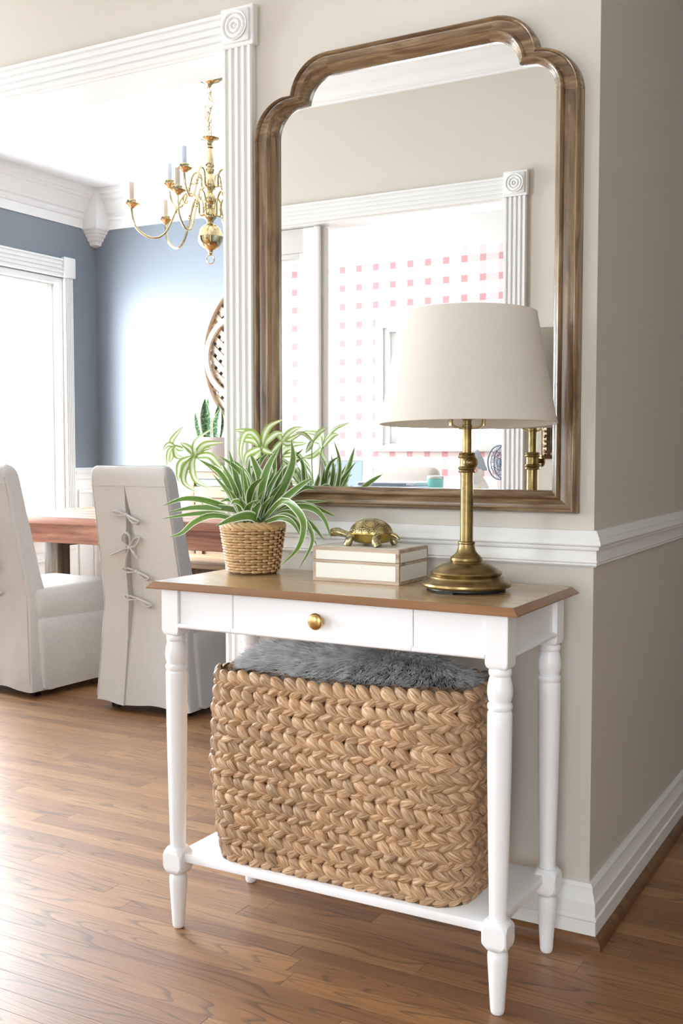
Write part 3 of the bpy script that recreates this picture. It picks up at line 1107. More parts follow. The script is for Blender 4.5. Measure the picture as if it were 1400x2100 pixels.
for i in range(len(vs)):
    j = (i + 1) % len(vs)
    bm.faces.new((vs[i], vs[j], back[j], back[i]))
fin(bm, 'backing_board', M_DARK, mi, 0)

# ================================================================== TABLE LAMP
lpx, lpy = -0.2065, -0.2120
lp = empty('table_lamp', 'antique brass table lamp with a cream drum shade', 'lamp', (lpx, lpy, TT))
zb = -TT
base_prof = [(0.060, 0.0085), (0.088, 0.0085), (0.0915, 0.0095), (0.0930, 0.0130), (0.0925, 0.0170), (0.0895, 0.0205), (0.0845, 0.0230), (0.0800, 0.0250), (0.0778, 0.0275), (0.0772, 0.0300), (0.0745, 0.0318), (0.0720, 0.0335),
             (0.0735, 0.0352), (0.0742, 0.0375), (0.0730, 0.0400), (0.0700, 0.0415), (0.0668, 0.0425), (0.0640, 0.0450), (0.0580, 0.0495), (0.0500, 0.0540), (0.0410, 0.0572), (0.0330, 0.0590), (0.0325, 0.0600), (0.0335, 0.0620), (0.0338, 0.0660), (0.0325, 0.0690),
             (0.0300, 0.0700), (0.0290, 0.0720), (0.0245, 0.0755), (0.0205, 0.0805), (0.0182, 0.0865), (0.0170, 0.0930), (0.0166, 0.0960), (0.0178, 0.0972), (0.0182, 0.0990), (0.0176, 0.1010), (0.0150, 0.1020), (0.0130, 0.1022)]
latheobj('base', M_ABRASS, lp, base_prof, 72, None, 30)
pb = bmesh.new()
lathe(pb, [(0.055, 0.0040), (0.080, 0.0040), (0.080, 0.0084), (0.055, 0.0084)], 48)
for k in range(5):
    a = 2 * pi * k / 5 - 1.75
    box(pb, 0.055, 0.080, -0.020, 0.020, 0.0, 0.0042, 0.001, 1, Matrix.Rotation(a, 4, 'Z'))
fin(pb, 'base_pad', M_BLACK, lp, 35)['label'] = 'black plastic pads under the base'
latheobj('column', M_ABRASS, lp, [(0.0133, 0.102), (0.0133, 0.2475)], 40)
col_prof = [(0.0128, 0.2440), (0.0170, 0.2445), (0.0178, 0.2465), (0.0172, 0.2490), (0.0160, 0.2500), (0.0182, 0.2520), (0.0186, 0.2540), (0.0178, 0.2562), (0.0152, 0.2572), (0.0150, 0.2590), (0.0150, 0.2720), (0.0152, 0.2738),
            (0.0180, 0.2748), (0.0186, 0.2768), (0.0180, 0.2790), (0.0158, 0.2800), (0.0166, 0.2815), (0.0170, 0.2835), (0.0160, 0.2852), (0.0098, 0.2858)]
collar = latheobj('collar', M_ABRASS, lp, col_prof, 48, None, 30)
kd = Vector((0.63, -0.74, 0)).normalized()
krot = kd.to_track_quat('Z', 'Y').to_matrix().to_4x4()
kprof = [(0.0060, 0.012), (0.0058, 0.021), (0.0140, 0.0222), (0.0150, 0.0240), (0.0142, 0.0262), (0.0125, 0.0266), (0.0112, 0.0256), (0.0100, 0.0268), (0.0088, 0.0272), (0.0074, 0.0258), (0.0060, 0.0266), (0.0052, 0.0282), (0.0036, 0.0298), (0.0005, 0.0304)]
latheobj('adjusting_knob', M_ABRASS, collar, kprof, 40, Matrix.Translation((0, 0, 0.2650)) @ krot, 30)
latheobj('upper_tube', M_ABRASS, lp, [(0.0095, 0.2855), (0.0095, 0.3330), (0.0102, 0.3335), (0.0102, 0.3350), (0.0095, 0.3360), (0.0095, 0.3375), (0.0105, 0.3385), (0.0105, 0.3420), (0.0085, 0.3430), (0.0085, 0.36)], 36, None, 30)
latheobj('lamp_socket', M_ABRASS, lp, [(0.0085, 0.352), (0.0165, 0.356), (0.0165, 0.395), (0.0150, 0.400), (0.0150, 0.415)], 32, None, 30)
bm = bmesh.new()
side = Vector((cos(YAW), sin(YAW), 0))
hp = []
for q in ((0.006, 0.336), (0.020, 0.337), (0.030, 0.342), (0.034, 0.351), (0.038, 0.375), (0.046, 0.43), (0.044, 0.49), (0.030, 0.535), (0.0, 0.550)):
    hp.append(side * q[0] + Vector((0, 0, q[1])))
left = [Vector((-p.x, -p.y, p.z)) for p in reversed(hp[:-1])]
tube(bm, spline(hp, 30) + spline([hp[-1]] + left, 30)[1:], 0.0022, 8)
for sgn in (-1, 1):
    c_ = side * (0.0335 * sgn) + Vector((0, 0, 0.349))
    tube(bm, [c_ - Vector((0, 0, 0.008)), c_ + side * 0.0007 * sgn + Vector((0, 0, 0.010))], 0.0042, 10)
fin(bm, 'harp', M_PBRASS, lp, 50)
latheobj('lamp_bulb', NT('frosted_bulb', lin(244, 242, 238), 0.4).mat, lp, [(0.013, 0.415), (0.014, 0.43), (0.026, 0.455), (0.030, 0.475), (0.026, 0.497), (0.012, 0.508), (0.001, 0.510)], 28)
SZ0, SZ1, SR0, SR1 = 1.1345 - TT, 1.3600 - TT, 0.1815, 0.1405
sh_prof = [(SR0 - 0.0012, SZ0), (SR0, SZ0 + 0.0005), (SR0, SZ0 + 0.004)]
for k in range(1, 12):
    t_ = k / 12
    sh_prof.append((SR0 + (SR1 - SR0) * t_ - 0.0006, SZ0 + (SZ1 - SZ0) * t_))
sh_prof += [(SR1, SZ1 - 0.004), (SR1, SZ1 - 0.0005), (SR1 - 0.0012, SZ1)]
TILT = Matrix.Translation((0, 0, SZ1)) @ Matrix.Rotation(radians(-1.7), 4, side) @ Matrix.Translation((0, 0, -SZ1))
shade = latheobj('lamp_shade', M_SHADE, lp, sh_prof + [(SR1 - 0.0020, SZ1 - 0.004), (SR0 - 0.0020, SZ0 + 0.004), (SR0 - 0.0012, SZ0)], 128, TILT, 60, cap=False)
shade['label'] = 'cream linen drum shade'
bm = bmesh.new()
lathe(bm, [(0.006, SZ1 - 0.012), (0.010, SZ1 - 0.012), (0.010, SZ1 - 0.009), (0.006, SZ1 - 0.009)], 20)
for k in range(3):
    a = 2 * pi * k / 3 + 0.4
    tube(bm, [Vector((0.009 * cos(a), 0.009 * sin(a), SZ1 - 0.0105)), Vector(((SR1 - 0.003) * cos(a), (SR1 - 0.003) * sin(a), SZ1 - 0.004))], 0.0015, 6)
fin(bm, 'shade_spider', M_PBRASS, lp, 40)
latheobj('finial', M_PBRASS, lp, [(0.004, 0.548), (0.006, 0.552), (0.004, 0.556), (0.007, 0.562), (0.004, 0.568), (0.0005, 0.570)], 16)

# ================================================================== INLAID BOX
bx0, bx1, by0, by1, bz0, bz1 = -0.5735, -0.3590, -0.2180, -0.0700, TT, 0.8675
bo = empty('decorative_box', 'white panelled keepsake box edged in pale wood under the brass turtle', 'box', ((bx0 + bx1) / 2, (by0 + by1) / 2, TT), world=True)
zl = 0.8390
boxobj('box_body', M_INLAYWOOD, bo, bx0, bx1, by0, by1, bz0, zl - 0.0004, 0.0008, 1)
lid = boxobj('lid', M_INLAYWOOD, bo, bx0, bx1, by0, by1, zl + 0.0004, bz1, 0.0008, 1)
M_INLAY = NT('cream_bone_inlay', lin(232, 230, 220), 0.35).mat
w_ = 0.0080
for par, q0, q1 in ((None, bz0 + w_, zl - 0.0072), (lid, zl + 0.0004, bz1 - w_)):
    p_ = par or bo
    boxobj('inlay_panel', M_INLAY, p_, bx0 + w_, bx1 - w_, by0 - 0.0006, by0 + 0.002, q0, q1, 0.0003, 1)
    boxobj('inlay_panel', M_INLAY, p_, bx1 - 0.002, bx1 + 0.0006, by0 + w_, by1 - w_, q0, q1, 0.0003, 1)
    boxobj('inlay_panel', M_INLAY, p_, bx0 - 0.0006, bx0 + 0.002, by0 + w_, by1 - w_, q0, q1, 0.0003, 1)
    boxobj('inlay_panel', M_INLAY, p_, bx0 + w_, bx1 - w_, by1 - 0.002, by1 + 0.0006, q0, q1, 0.0003, 1)
boxobj('inlay_panel', M_INLAY, lid, bx0 + w_, bx1 - w_, by0 + w_, by1 - w_, bz1 - 0.002, bz1 + 0.0006, 0.0003, 1)

# ================================================================== BRASS TURTLE
tx, ty, tz = -0.4625, -0.1500, bz1 + 0.0006
tu = empty('turtle_figurine', 'brass turtle figurine with dark patterned shell on the white box', 'figurine', (tx, ty, tz), rz=radians(-4))
tmat, tcol = attr_color('patinated_turtle_brass', 'tone', 0.30, metal=1.0)
M_TURTLE = tmat.mat
M_TBRASS = brass('turtle_brass', lin(196, 172, 98), 0.30)


def set_tone(me, cols):
    ca = me.color_attributes.new('tone', 'FLOAT_COLOR', 'POINT')
    flat = []
    for c_ in cols:
        flat += [c_[0], c_[1], c_[2], 1.0]
    ca.data.foreach_set('color', flat)


# shell: dome with ridged scutes (voronoi cells of the real plate layout)
centres = [(x, 0.0) for x in (-0.042, -0.021, 0.0, 0.021, 0.042)]
for s in (-1, 1):
    centres += [(x, s * 0.024) for x in (-0.033, -0.011, 0.011, 0.033)]
    centres += [(x, s * 0.044) for x in (-0.040, -0.024, -0.008, 0.008, 0.024, 0.040)]
bm = bmesh.new()
A_, B_, Hh = 0.0505, 0.0400, 0.0320
nr, ns = 64, 128
tones = []
rows = []
hi_, lo_ = (0.56, 0.46, 0.22), (0.05, 0.042, 0.026)
for i in range(nr + 1):
    rho = i / nr
    rr = max(sin(rho * pi / 2), 0.004)
    row = []
    for k in range(ns):
        a = 2 * pi * k / ns
        x_, y_ = A_ * rr * cos(a), B_ * rr * sin(a)
        # measure on the flattened dome
        fx, fy_ = 0.052 * rho * cos(a) * 1.0, 0.052 * rho * sin(a) * 0.92
        ds = sorted((fx - cx_) ** 2 + (fy_ - cy_) ** 2 for cx_, cy_ in centres)
        e = (ds[1] ** 0.5 - ds[0] ** 0.5)
        band = abs(((e / 0.0066) % 1.0) - 0.5) * 2
        edge = min(1.0, e / 0.0022)
        hgt = (0.35 + 0.65 * (1 - band)) * edge
        if e > 0.0125:
            hgt = 0.8
        z_ = Hh * cos(rho * pi / 2) * (1 - 0.05 * rho)
        nrm = Vector((x_ / A_ ** 2, y_ / B_ ** 2, max(z_, 0.001) / Hh ** 2)).normalized()
        co = Vector((x_, y_, z_)) + nrm * (hgt * 0.0010)
        row.append(bm.verts.new(co))
        t_ = max(0.0, min(1.0, (hgt - 0.48) / 0.30))
        tones.append(tuple(l + (h - l) * t_ for l, h in zip(lo_, hi_)))
    rows.append(row)
grid_faces(bm, rows, True)
bm.faces.new(list(reversed(rows[0])))
bm.faces.new(rows[-1])
for v in bm.verts:
    v.co.z += 0.0285
sh_ = fin(bm, 'shell', M_TURTLE, tu, 180)
set_tone(sh_.data, tones)
sh_['label'] = 'domed shell of dark ridged scutes'
# rim and belly
bm = bmesh.new()
prof = [(0.0, 0.0055), (0.55, 0.0060), (0.80, 0.0085), (0.93, 0.0160), (0.97, 0.0235), (1.06, 0.0262), (1.085, 0.0280), (1.07, 0.0298), (1.0, 0.0302), (0.9, 0.0300), (0.0, 0.0300)]
rows = []
for f, z_ in prof:
    rows.append([bm.verts.new((A_ * max(f, 0.01) * cos(2 * pi * k / 64), B_ * max(f, 0.01) * sin(2 * pi * k / 64), z_)) for k in range(64)])
grid_faces(bm, rows, True)
fin(bm, 'belly', M_TBRASS, tu, 50)


def scaly(pts, radii, flat=1.0, seg=14):
    bm = bmesh.new()
    sp = spline(pts, 16)
    rr = [radii[min(int(i / 15 * (len(radii) - 1)), len(radii) - 2)] for i in range(16)]
    rr = []
    for i in range(16):
        s_ = i / 15 * (len(radii) - 1)
        k = min(int(s_), len(radii) - 2)
        rr.append(radii[k] + (radii[k + 1] - radii[k]) * (s_ - k))
    tube(bm, sp, rr, seg, flat=flat)
    tones = []
    for v in bm.verts:
        n = noise.noise(v.co * 260)
        v.co += v.co.normalized() * 0.0006 * n
        t_ = max(0, min(1, 0.62 + n * 1.1))
        tones.append(tuple(l + (h - l) * t_ for l, h in zip((0.10, 0.085, 0.05), (0.60, 0.52, 0.28))))
    bmesh.ops.recalc_face_normals(bm, faces=bm.faces)
    return bm, tones


def scaly_obj(name, pts, radii, flat=1.0):
    bm, tones = scaly(pts, radii, flat)
    o = fin(bm, name, M_TURTLE, tu, 60)
    set_tone(o.data, tones)
    return o


head = scaly_obj('head', [(-0.044, 0, 0.022), (-0.060, 0, 0.0215), (-0.074, 0, 0.024), (-0.088, 0, 0.027), (-0.099, 0, 0.0262), (-0.1075, 0, 0.0235), (-0.111, 0, 0.0215)], [0.010, 0.0070, 0.0078, 0.0100, 0.0102, 0.0075, 0.0022])
for s in (-1, 1):
    bm = bmesh.new()
    bmesh.ops.create_uvsphere(bm, u_segments=12, v_segments=8, radius=0.0030, matrix=Matrix.Translation((-0.0985, s * 0.0085, 0.0300)))
    fin(bm, 'eye', M_TBRASS, head, 180)
for sx, sy, tipx in ((-1, -1, -0.008), (-1, 1, -0.008), (1, -1, 0.010), (1, 1, 0.010)):
    scaly_obj('flipper_leg', [(sx * 0.026, sy * 0.020, 0.024), (sx * 0.033, sy * 0.030, 0.021), (sx * 0.0345, sy * 0.036, 0.014), (sx * 0.035 + tipx * 0.3, sy * 0.0375, 0.006), (sx * 0.035 + tipx * 0.6, sy * 0.038, 0.0018)], [0.0115, 0.0112, 0.0098, 0.0095, 0.0092], 0.85)
scaly_obj('tail', [(0.046, 0, 0.024), (0.058, -0.002, 0.0265), (0.068, -0.004, 0.0235), (0.077, -0.006, 0.0175)], [0.0065, 0.0055, 0.0045, 0.0020])

# ================================================================== BRAIDED STORAGE BASKET
def rounded_path(x0, x1, y0, y1, r):
    """returns f(s) -> (x, y, nx, ny) walking the front left to right, then round; and the length"""
    segs = []
    def line(ax, ay, bx, by, nx, ny):
        segs.append(('l', ax, ay, bx, by, nx, ny, math.hypot(bx - ax, by - ay)))
    def turn(cx, cy, a0):
        segs.append(('a', cx, cy, a0, r * pi / 2))
    line(x0 + r, y0, x1 - r, y0, 0, -1)
    turn(x1 - r, y0 + r, -pi / 2)
    line(x1, y0 + r, x1, y1 - r, 1, 0)
    turn(x1 - r, y1 - r, 0)
    line(x1 - r, y1, x0 + r, y1, 0, 1)
    turn(x0 + r, y1 - r, pi / 2)
    line(x0, y1 - r, x0, y0 + r, -1, 0)
    turn(x0 + r, y0 + r, pi)
    total = sum(s[-1] for s in segs)

    def f(s):
        s %= total
        for g in segs:
            if s <= g[-1]:
                if g[0] == 'l':
                    t = s / g[-1]
                    return g[1] + (g[3] - g[1]) * t, g[2] + (g[4] - g[2]) * t, g[5], g[6]
                a = g[3] + s / r
                return g[1] + r * cos(a), g[2] + r * sin(a), cos(a), sin(a)
            s -= g[-1]
        g = segs[-1]
        return g[1] + r * cos(g[3] + pi / 2), g[2] + r * sin(g[3] + pi / 2), 0, -1
    return f, total


def add_lobe(V, F, U, T, c, ax, side, nrm, hl, hw, th, rnd, tone, nu=9, nv=9, ridge=0.0012, skew=0.85, power=0.62, wedge=False):
    """puffed pointed strand: pointed at -ax, blunt at +ax, bulging along nrm"""
    b0 = len(V)
    ph = rnd.random() * 6.28
    fr = 1.1 + rnd.random() * 1.3
    uo, vo = rnd.random() * 20, rnd.random() * 20
    tw = (rnd.random() - 0.5) * 0.5
    for i in range(nu):
        u = -1 + 2 * i / (nu - 1)
        q = ((u + 1) / 2) ** skew
        w = max(sin(pi * min(max(q, 0.012), 0.985)), 0.02) ** power
        if wedge:          # blunt at the start, narrowing to the far end
            e = (u + 1) / 2
            w = min(1.0, max(e, 0.004) / 0.16) ** 0.5 * (1 - 0.58 * e ** 1.2) * min(1.0, max(1 - e, 0.004) / 0.06) ** 0.5
        for j in range(nv):
            a = -pi * 0.56 + pi * 1.12 * j / (nv - 1)
            rg = ridge * (2 * abs(sin(fr * 1.5 * (a + tw * u) + ph)) - 1) * w
            p = c + ax * (u * hl) + side * (hw * w * sin(a) * 0.98) + nrm * (th * w * cos(a) + rg)
            V.append(p)
            U.append((i / (nu - 1) + uo, j / (nv - 1) + vo))
            T.append(tone)
    for i in range(nu - 1):
        for j in range(nv - 1):
            k = b0 + i * nv + j
            F.append((k, k + nv, k + nv + 1, k + 1))


def lobes_obj(name, V, F, U, T, mat, parent):
    me = bpy.data.meshes.new(name)
    me.from_pydata([tuple(v) for v in V], [], F)
    uvl = me.uv_layers.new(name='UVMap')
    li = [0] * len(me.loops)
    me.loops.foreach_get('vertex_index', li)
    flat = []
    for k in li:
        flat += [U[k][0], U[k][1]]
    uvl.data.foreach_set('uv', flat)
    set_tone(me, T)
    for p in me.polygons:
        p.use_smooth = True
    return link_obj(name, me, mat, parent)


BX0, BX1, BY0, BY1 = -0.768, -0.138, -0.385, -0.122
bk = empty('storage_basket', 'large braided rectangular basket on the lower shelf of the console table', 'basket', ((BX0 + BX1) / 2, (BY0 + BY1) / 2, SH), world=True)
rb = random.Random(5)
NROW, PITCH_Z = 11, 0.0388
TH = 0.012


def straw_tone(r):
    b = 0.74 + r.random() * 0.36
    h = r.random() * 0.10
    return (b, b * (1 - h * 0.5), b * (1 - h))


def braid(name, f, total, zc, off, sgn, parent, ph, sagf, rnd):
    V, F, U, T = [], [], [], []
    n = int(round(total / 0.0292))
    step = total / n
    for k in range(n):
        for up in (0, 1):
            s = (k + (0.5 if up else 0.0)) * step + ph + (rnd.random() - 0.5) * 0.004
            x, y, nx, ny = f(s)
            x2, y2, _, _ = f(s + 0.004)
            tg = Vector((x2 - x, y2 - y, 0)).normalized() * sgn
            nrm = Vector((nx, ny, 0)) * sgn
            zz = zc + sagf(x) + (0.0078 if up else -0.0094) + (rnd.random() - 0.5) * 0.003
            ang = radians((-36 if up else 24) + (rnd.random() - 0.5) * 18)
            ax = (tg * cos(ang) + Vector((0, 0, 1)) * sin(ang))
            # outer (pointed) end tucked in behind, tip over the middle proud
            ax = (ax + nrm * (0.16 + (rnd.random() - 0.5) * 0.12)).normalized()
            side = nrm.cross(ax).normalized()
            n2 = ax.cross(side).normalized()
            if n2.dot(nrm) < 0:
                n2 = -n2
            c = Vector((x, y, zz)) + nrm * (off + (0.0010 if up else -0.0015) + (rnd.random() - 0.5) * 0.003)
            add_lobe(V, F, U, T, c, ax, side, n2, 0.0225 * (0.92 + rnd.random() * 0.2), (0.0138 if up else 0.0118) * (0.9 + rnd.random() * 0.22), TH * (0.85 + rnd.random() * 0.3), rnd, straw_tone(rnd), 10, 13, 0.0015)
    return lobes_obj(name, V, F, U, T, M_STRAW, parent)


def sag(x):
    t = (x - BX0) / (BX1 - BX0)
    return 0.010 * (t - 0.9) + 0.003 * sin(t * 9)


for i in range(NROW):
    zc = SH + 0.0195 + i * PITCH_Z
    h = i / (NROW - 1)
    ins = 0.012 + 0.006 * (1 - h) ** 2 - 0.008 * sin(pi * h)
    f_, tot = rounded_path(BX0 + ins, BX1 - ins, BY0 + ins, BY1 - ins, 0.070)
    k_ = h ** 1.5
    braid('braided_row', f_, tot, zc, -0.001, 1, bk, rb.random() * 0.03, (lambda x, k_=k_: sag(x) * k_), rb)
fi, toti = rounded_path(BX0 + 0.030, BX1 - 0.030, BY0 + 0.030, BY1 - 0.030, 0.058)
for i in (NROW - 1, NROW - 2):
    braid('inner_braid', fi, toti, SH + 0.0195 + i * PITCH_Z, 0.004, -1, bk, 0.01, sag, rb)
# liner wall between the braids
bm = bmesh.new()
fo, toto = rounded_path(BX0 + 0.015, BX1 - 0.015, BY0 + 0.015, BY1 - 0.015, 0.068)
N_ = 96
ro = []
for z_ in (SH + 0.0005, SH + 0.16, SH + 0.30, SH + 0.400):
    ro.append([bm.verts.new((fo(toto * k / N_)[0], fo(toto * k / N_)[1], z_ + (sag(fo(toto * k / N_)[0]) if z_ > SH + 0.3 else 0))) for k in range(N_)])
for z_ in (SH + 0.400, SH + 0.016):
    ro.append([bm.verts.new((fi(toti * k / N_)[0], fi(toti * k / N_)[1], z_ + (sag(fi(toti * k / N_)[0]) if z_ > SH + 0.3 else 0))) for k in range(N_)])
grid_faces(bm, ro, True)
bm.faces.new(ro[-1])
bm.faces.new(list(reversed(ro[0])))
M_CORE = NT('dark_straw_core', lin(92, 66, 42), 0.8).mat
fin(bm, 'basket_core', M_CORE, bk, 40)

# ================================================================== GREY FUR THROW
fx0, fx1, fy0, fy1 = -0.725, -0.160, -0.340, -0.158


def mound(u, v):
    """u along x, v front to back, both 0..1"""
    x = fx0 + (fx1 - fx0) * u
    y = fy0 + (fy1 - fy0) * v
    e = min(1.0, sin(pi * min(max(u, 0), 1)) ** 0.30) if 0 < u < 1 else 0.0
    g = min(1.0, sin(pi * min(max(v, 0), 1)) ** 0.55) if 0 < v < 1 else 0.0
    top = 0.650 - 0.008 * u + 0.008 * sin(u * 8.0 + 1.0)
    z = 0.545 + (top - 0.545) * e * (0.25 + 0.75 * g)
    return Vector((x, y, z))


ft = empty('fur_throw', 'grey faux fur throw bundled in the braided basket', 'throw', ((fx0 + fx1) / 2, (fy0 + fy1) / 2, 0.5), world=True)
bm = bmesh.new()
rows = [[bm.verts.new(mound(i / 40, j / 20)) for i in range(41)] for j in range(21)]
grid_faces(bm, rows)
low = []
per = [rows[0][i] for i in range(41)] + [rows[j][40] for j in range(1, 21)] + [rows[20][i] for i in range(39, -1, -1)] + [rows[j][0] for j in range(19, 0, -1)]
lowv = [bm.verts.new((v.co.x, v.co.y, SH + 0.02)) for v in per]
for k in range(len(per)):
    q = (k + 1) % len(per)
    bm.faces.new((per[k], per[q], lowv[q], lowv[k]))
bm.faces.new(lowv)
M_FURBASE = NT('fur_backing', lin(52, 56, 62), 0.9).mat
fin(bm, 'throw_backing', M_FURBASE, ft, 60)
rf = random.Random(11)
V, F, T = [], [], []
for k in range(34000):
    u, v = 0.004 + 0.992 * rf.random(), 0.004 + 0.992 * rf.random()
    p = mound(u, v)
    if p.z < 0.578 + sag(p.x) or ((u > 0.93 or u < 0.06) and v < 0.25):
        continue
    du = (mound(min(u + 0.01, 0.999), v) - p)
    dv = (mound(u, min(v + 0.01, 0.999)) - p)
    n = du.cross(dv)
    n = n.normalized() if n.length > 1e-12 else Vector((0, 0, 1))
    if n.z < 0:
        n = -n
    a = noise.noise(Vector((p.x * 9, p.y * 9, 1.3))) * 2.6 + noise.noise(Vector((p.x * 40, p.y * 40, 4.0))) * 0.9
    lean = -0.75 if u < 0.55 else 0.55
    flow = Vector((cos(a) * lean, -0.55 + 0.5 * sin(a), -0.1))
    clump = noise.noise(Vector((p.x * 60, p.y * 60, p.z * 60)))
    L_ = (0.026 + 0.018 * rf.random()) * (1.0 if v > 0.1 else 0.7)
    jit = Vector((rf.random() - 0.5, rf.random() - 0.5, rf.random() - 0.5)) * 0.5
    d = (n * 0.75 + flow * 0.9 + jit + Vector((clump, noise.noise(Vector((p.y * 85, p.x * 85, 9))), 0)) * 0.5).normalized()
    p1 = p + d * L_ * 0.5
    d2 = (d * 0.8 + flow * 0.35 + Vector((0, 0, -0.35))).normalized()
    p2 = p1 + d2 * L_ * 0.5
    w = d.cross(Vector((rf.random() - 0.5, rf.random() - 0.5, rf.random() - 0.5)))
    w = w.normalized() * (0.00055 + 0.0003 * rf.random())
    b0 = len(V)
    V += [p - w, p + w, p1 - w * 0.8, p1 + w * 0.8, p2]
    F += [(b0, b0 + 1, b0 + 3, b0 + 2), (b0 + 2, b0 + 3, b0 + 4)]
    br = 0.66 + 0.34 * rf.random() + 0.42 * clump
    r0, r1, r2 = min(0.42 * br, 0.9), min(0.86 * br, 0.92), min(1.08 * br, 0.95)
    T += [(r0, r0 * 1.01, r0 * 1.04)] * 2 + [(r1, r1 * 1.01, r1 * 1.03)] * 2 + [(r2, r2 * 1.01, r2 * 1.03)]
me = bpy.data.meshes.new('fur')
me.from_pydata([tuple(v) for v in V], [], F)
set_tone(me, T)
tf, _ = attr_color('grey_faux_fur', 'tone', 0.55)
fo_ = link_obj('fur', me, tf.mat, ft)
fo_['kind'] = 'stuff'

# ================================================================== SPIDER PLANT IN A WOVEN POT
px_, py_ = -0.7705, -0.1650
sp_ = empty('spider_plant', 'variegated spider plant in a small woven cane pot on the console table', 'potted plant', (px_, py_, TT), world=True)
PR0, PR1, PH = 0.0600, 0.0775, 0.1205
rq = random.Random(3)
pot = latheobj('pot', M_CORE, sp_, [(PR0 - 0.005, TT), (PR0 - 0.004, TT + 0.002), (PR1 - 0.006, TT + PH), (PR1 - 0.010, TT + PH), (PR0 - 0.010, TT + 0.01)], 48, Matrix.Translation((px_, py_, 0)))
NR, NSTK = 16, 15


def cane_tone(r):
    b = 0.84 + r.random() * 0.24
    return (b, b * (1 - r.random() * 0.04), b * (1 - r.random() * 0.08))


rowh = (PH - 0.016) / NR
for i in range(NR):
    V, F, U, T = [], [], [], []
    z_ = TT + 0.0045 + rowh * (i + 0.5)
    R_ = PR0 + (PR1 - PR0) * (z_ - TT) / PH
    for k in range(NSTK):
        a = 2 * pi * (k + (0.5 if i % 2 else 0.0) + (rq.random() - 0.5) * 0.08) / NSTK
        c = Vector((px_ + (R_ - 0.0035) * cos(a), py_ + (R_ - 0.0035) * sin(a), z_ + (rq.random() - 0.5) * 0.001))
        nrm = Vector((cos(a), sin(a), 0.0))
        tg = Vector((sin(a), -cos(a), 0))
        ax = (-tg + Vector((0, 0, 0.05 * (rq.random() - 0.5))) - nrm * 0.13).normalized()
        side = nrm.cross(ax).normalized()
        hl = pi * R_ / NSTK * 1.08
        add_lobe(V, F, U, T, c, ax, side, nrm, hl, rowh * 0.68, 0.0058, rq, cane_tone(rq), 12, 7, 0.0002, 1, 1, True)
    lobes_obj('weave_row', V, F, U, T, M_CANE, pot)
V, F, U, T = [], [], [], []
nb = 26
for k in range(nb):
    a = 2 * pi * k / nb
    for (dz, dr, an) in ((-0.001, -0.0025, 22), (0.0035, -0.0065, -16)):
        R_ = PR1 + dr - 0.001
        c = Vector((px_ + R_ * cos(a), py_ + R_ * sin(a), TT + PH - 0.006 + dz))
        nrm = Vector((cos(a), sin(a), 0.25 if dz > 0 else 0.0)).normalized()
        tg = Vector((sin(a), -cos(a), 0))
        ax = (tg * cos(radians(an)) + Vector((0, 0, 1)) * sin(radians(an))).normalized()
        side = nrm.cross(ax).normalized()
        add_lobe(V, F, U, T, c, ax, side, nrm, 0.0155, 0.0058, 0.0050, rq, cane_tone(rq), 9, 7, 0.0002, 0.8, 0.55)
lobes_obj('braided_rim', V, F, U, T, M_CANE, pot)
latheobj('soil', M_SOIL, sp_, [(0.0005, TT + PH - 0.022), (PR1 - 0.011, TT + PH - 0.022), (PR1 - 0.011, TT + PH - 0.018), (0.030, TT + PH - 0.010), (0.0005, TT + PH - 0.006)], 32, Matrix.Translation((px_, py_, 0)))

